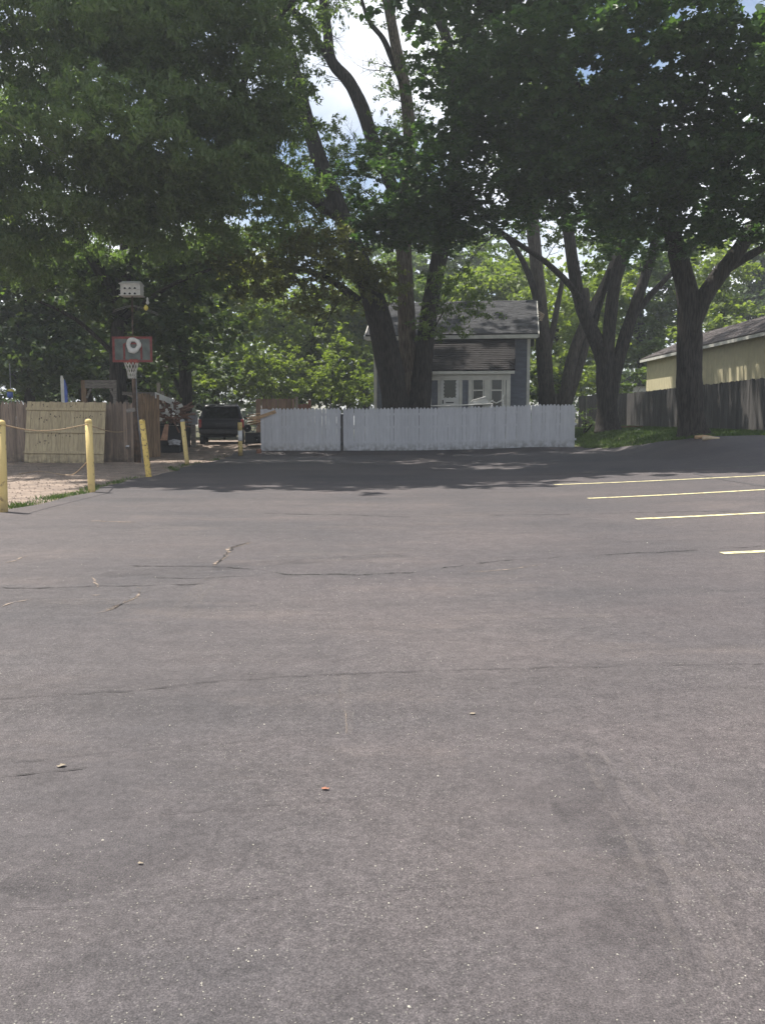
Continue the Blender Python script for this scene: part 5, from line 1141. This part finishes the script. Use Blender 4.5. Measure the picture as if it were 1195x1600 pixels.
def fz(py): return P(150, py, 31).z
def fx(px): return P(px, 610, 31).x
gx = g(fx(150), 31)
for px in (132, 180):
    MB().box((fx(px), 31, (gx + fz(594)) / 2), (.17 if px == 132 else .10, .12, fz(594) - gx)).build('post', M['cedar_warm' if px == 132 else 'grey_wood'], sw)
for k, (y0, y1) in enumerate(((594, 598.5), (599, 603), (603.5, 607))):
    MB().box(((fx(135) + fx(183)) / 2, 30.91, (fz(y0) + fz(y1)) / 2), (fx(183) - fx(135), .04, fz(y0) - fz(y1))).build('crossboard', M['grey_wood'], sw)
MB().bar((fx(144), 30.9, fz(608)), (fx(137), 30.9, fz(622)), .04, .07).build('brace', M['grey_wood'], sw)
MB().bar((fx(174), 30.9, fz(608)), (fx(180), 30.9, fz(620)), .04, .07).build('brace', M['grey_wood'], sw)
pp = empty('fence_post_stub', P(249, 630, 36.4), 'grey post stub rising behind the lean-to roof', 'post')
z1 = P(249, 598, 36.4).z; z0 = g(P(249, 630, 36.4).x, 36.4); xx = P(249, 630, 36.4).x
MB().box((xx, 36.4, (z0 + z1) / 2), (.14, .12, z1 - z0)).box((xx + .15, 36.42, (z0 + z1 - .35) / 2), (.10, .10, z1 - .35 - z0)).build('post', M['grey_wood'], pp)
yt = empty('toy_pole', P(17, 628, 29.4), 'thin pole with a yellow and blue bundle over the fence at the far left', 'pole')
xx = P(17, 620, 29.4).x; z0 = g(xx, 29.4)
MB().tube([(xx + .01, 29.4, z0), (xx + .02, 29.4, P(0, 568, 29.4).z)], .016, 6).build('pole', M['grey_metal'], yt)
MB().lathe([(.05, 0), (.10, .05), (.10, .16), (.085, .2), (.02, .22)], P(16.5, 622, 29.4), 10).build('blue_bundle', M['blue_paint'], yt)
MB().lathe([(.06, 0), (.11, .03), (.10, .07), (.02, .09)], P(17.5, 612, 29.4), 10).build('yellow_top', M['yellow_gourd'], yt)

crumple('trash_heap', G(190, 717) + Vector((0, 0, .08)), (.42, .22, .15), M['tarp'], 'crumpled grey-white plastic heap on the gravel by the foot of the hoop pole', 'trash', 2, amp=.5)
tt = MB().bar(G(192, 716) + Vector((0, 0, .12)), P(200, 697, 27.9), .09, .05).build('bent_pipe', M['tarp'], None, G(192, 716)); tag(tt, 'short pale tube sticking up out of the plastic heap near the hoop pole', 'tube')
q = G(35, 722); tag(MB().box(q + Vector((0, 0, .04)), (.42, .2, .05), Matrix.Rotation(.1, 3, 'Z')).build('flat_board', M['grey_wood'], None, q, bevel=.006), 'flat grey board lying on the gravel left of the leaning cream panel', 'board')
# wood chips and stones at the foot of the maple
for k, (px, py, lab) in enumerate(((1098, 686, 'tan split log lying at the foot of the thick maple'), (1110, 688, 'short pale branch piece right of the thick maple roots'))):
    q = G(px, py); tag(MB().tube([q + Vector((-.25, 0, .05)), q + Vector((0, .05, .07)), q + Vector((.25, -.02, .05))], [.06, .055, .04], 8, True, .1, k).build('cut_branch', M['deadwood'] if k else M['tan_wood'], None, q), lab, 'log')
q = G(985, 670); tag(MB().bar(q + Vector((-.5, 0, .08)), q + Vector((.6, 0, .10)), .14, .09).build('timber_edging', M['red_wood'], None, q), 'brown timber lying on the grass right of the three-stemmed tree', 'timber')
crumple('white_stone', G(998, 674) + Vector((0, 0, .04)), (.10, .09, .06), M['concrete'], 'pale stone on the grass between the two dark trees', 'stone', 6)
crumple('white_stone', G(972, 664) + Vector((0, 0, .06)), (.12, .09, .16), M['white_plastic'], 'upright white lump beside the three-stemmed tree, before the dark fence', 'stone', 8)
# litter on the asphalt
def flake(name, px, py, s, m, label, cat, seed):
    r4 = random.Random(seed); c = G(px, py); vs = [(0, 0, s * .25)]; n = 9
    for i in range(n):
        a = 2 * math.pi * i / n; r_ = s * r4.uniform(.5, 1.1); vs.append((r_ * math.cos(a), r_ * .7 * math.sin(a), r4.uniform(.001, s * .3)))
    fs = [(0, i + 1, (i + 1) % n + 1) for i in range(n)]
    o = MB().add(vs, fs).build(name, m, None); o.location = c + Vector((0, 0, .034)); return tag(o, label, cat)
flake('dry_leaf', 98, 1212, .022, M['dry_leaf'], 'pale dry leaf on the asphalt at the end of a thin crack', 'leaf', 1)
flake('orange_scrap', 508, 1247, .016, M['orange_scrap'], 'small orange-red scrap on the bare asphalt near the middle', 'litter', 2)
flake('pale_scrap', 738, 1126, .022, M['dry_leaf'], 'pale scrap on the asphalt right of the middle', 'litter', 3).scale = (.8, .8, .8)
flake('tan_scrap', 221, 1370, .011, M['dry_leaf'], 'little tan leaf scrap on the asphalt at lower left', 'litter', 4)

# ------------------------------------------------------------------ grass
def grass(name, pts, hmin, hmax, m, wd=.012):
    n = len(pts); a = rng.uniform(0, 2 * np.pi, n); hgt = rng.uniform(hmin, hmax, n); ln = rng.normal(0, .35, (n, 2)) * hgt[:, None]
    z = gz(pts[:, 0], pts[:, 1]); c, s = np.cos(a) * wd, np.sin(a) * wd
    V = np.empty((n, 4, 3))
    V[:, 0] = np.stack([pts[:, 0] - c, pts[:, 1] - s, z], 1); V[:, 1] = np.stack([pts[:, 0] + c, pts[:, 1] + s, z], 1)
    V[:, 2] = np.stack([pts[:, 0] + ln[:, 0] * .6 + c * .6, pts[:, 1] + ln[:, 1] * .6 + s * .6, z + hgt * .6], 1); V[:, 3] = np.stack([pts[:, 0] + ln[:, 0] * 1.3, pts[:, 1] + ln[:, 1] * 1.3, z + hgt], 1)
    me = bpy.data.meshes.new(name); me.vertices.add(n * 4); me.vertices.foreach_set('co', V.astype(np.float32).ravel())
    me.loops.add(n * 4); me.loops.foreach_set('vertex_index', np.arange(n * 4, dtype=np.int32)); me.polygons.add(n); me.polygons.foreach_set('loop_start', (np.arange(n) * 4).astype(np.int32))
    me.materials.append(m); me.update(calc_edges=True); me.validate()
    return tag(link(name, me), kind='stuff')
pts = []
while len(pts) < 42000:
    y = rng.uniform(26.5, 49); x = rng.uniform(7.6, 13.5)
    if x > right_edge(min(y, 35)) + .05 + rng.exponential(.06) and not (x > 13.2): pts.append((x, y))
grass('grass', np.array(pts), .04, .13, M['grass'], .016)
pts = []
for _ in range(60):
    y = rng.uniform(10.5, 33) if rng.random() < .5 else rng.uniform(12.3, 18); x = left_edge(y) - .10 + rng.normal(0, .12); k = int(rng.integers(15, 110)); sg = rng.uniform(.04, .16)
    pts.append(np.stack([rng.normal(x, sg, k), rng.normal(y, sg * 1.6, k)], 1))
pts = np.concatenate(pts); ok = pts[:, 0] < np.array([left_edge(a) + .02 for a in pts[:, 1]]); grass('edge_grass', pts[ok], .03, .10, M['grass'], .008)
# ------------------------------------------------------------------ thin volume added to lift the darks like a lens veil
hz = bpy.data.materials.new('lens_veil'); hz.use_nodes = True; t = hz.node_tree; t.nodes.clear()
pv = t.nodes.new('ShaderNodeVolumePrincipled'); pv.inputs['Color'].default_value = (0.90, 0.95, 1.0, 1); pv.inputs['Density'].default_value = 0.0012; pv.inputs['Anisotropy'].default_value = 0.2
om = t.nodes.new('ShaderNodeOutputMaterial'); t.links.new(pv.outputs[0], om.inputs['Volume'])
tag(MB().box((0, 40, 17.5), (284, 204, 37)).build('lens_veil', hz), kind='stuff')
print('leaves', ntot, 'tris', sum(len(o.data.loops) - 2 * len(o.data.polygons) for o in bpy.data.objects if o.type == 'MESH'))
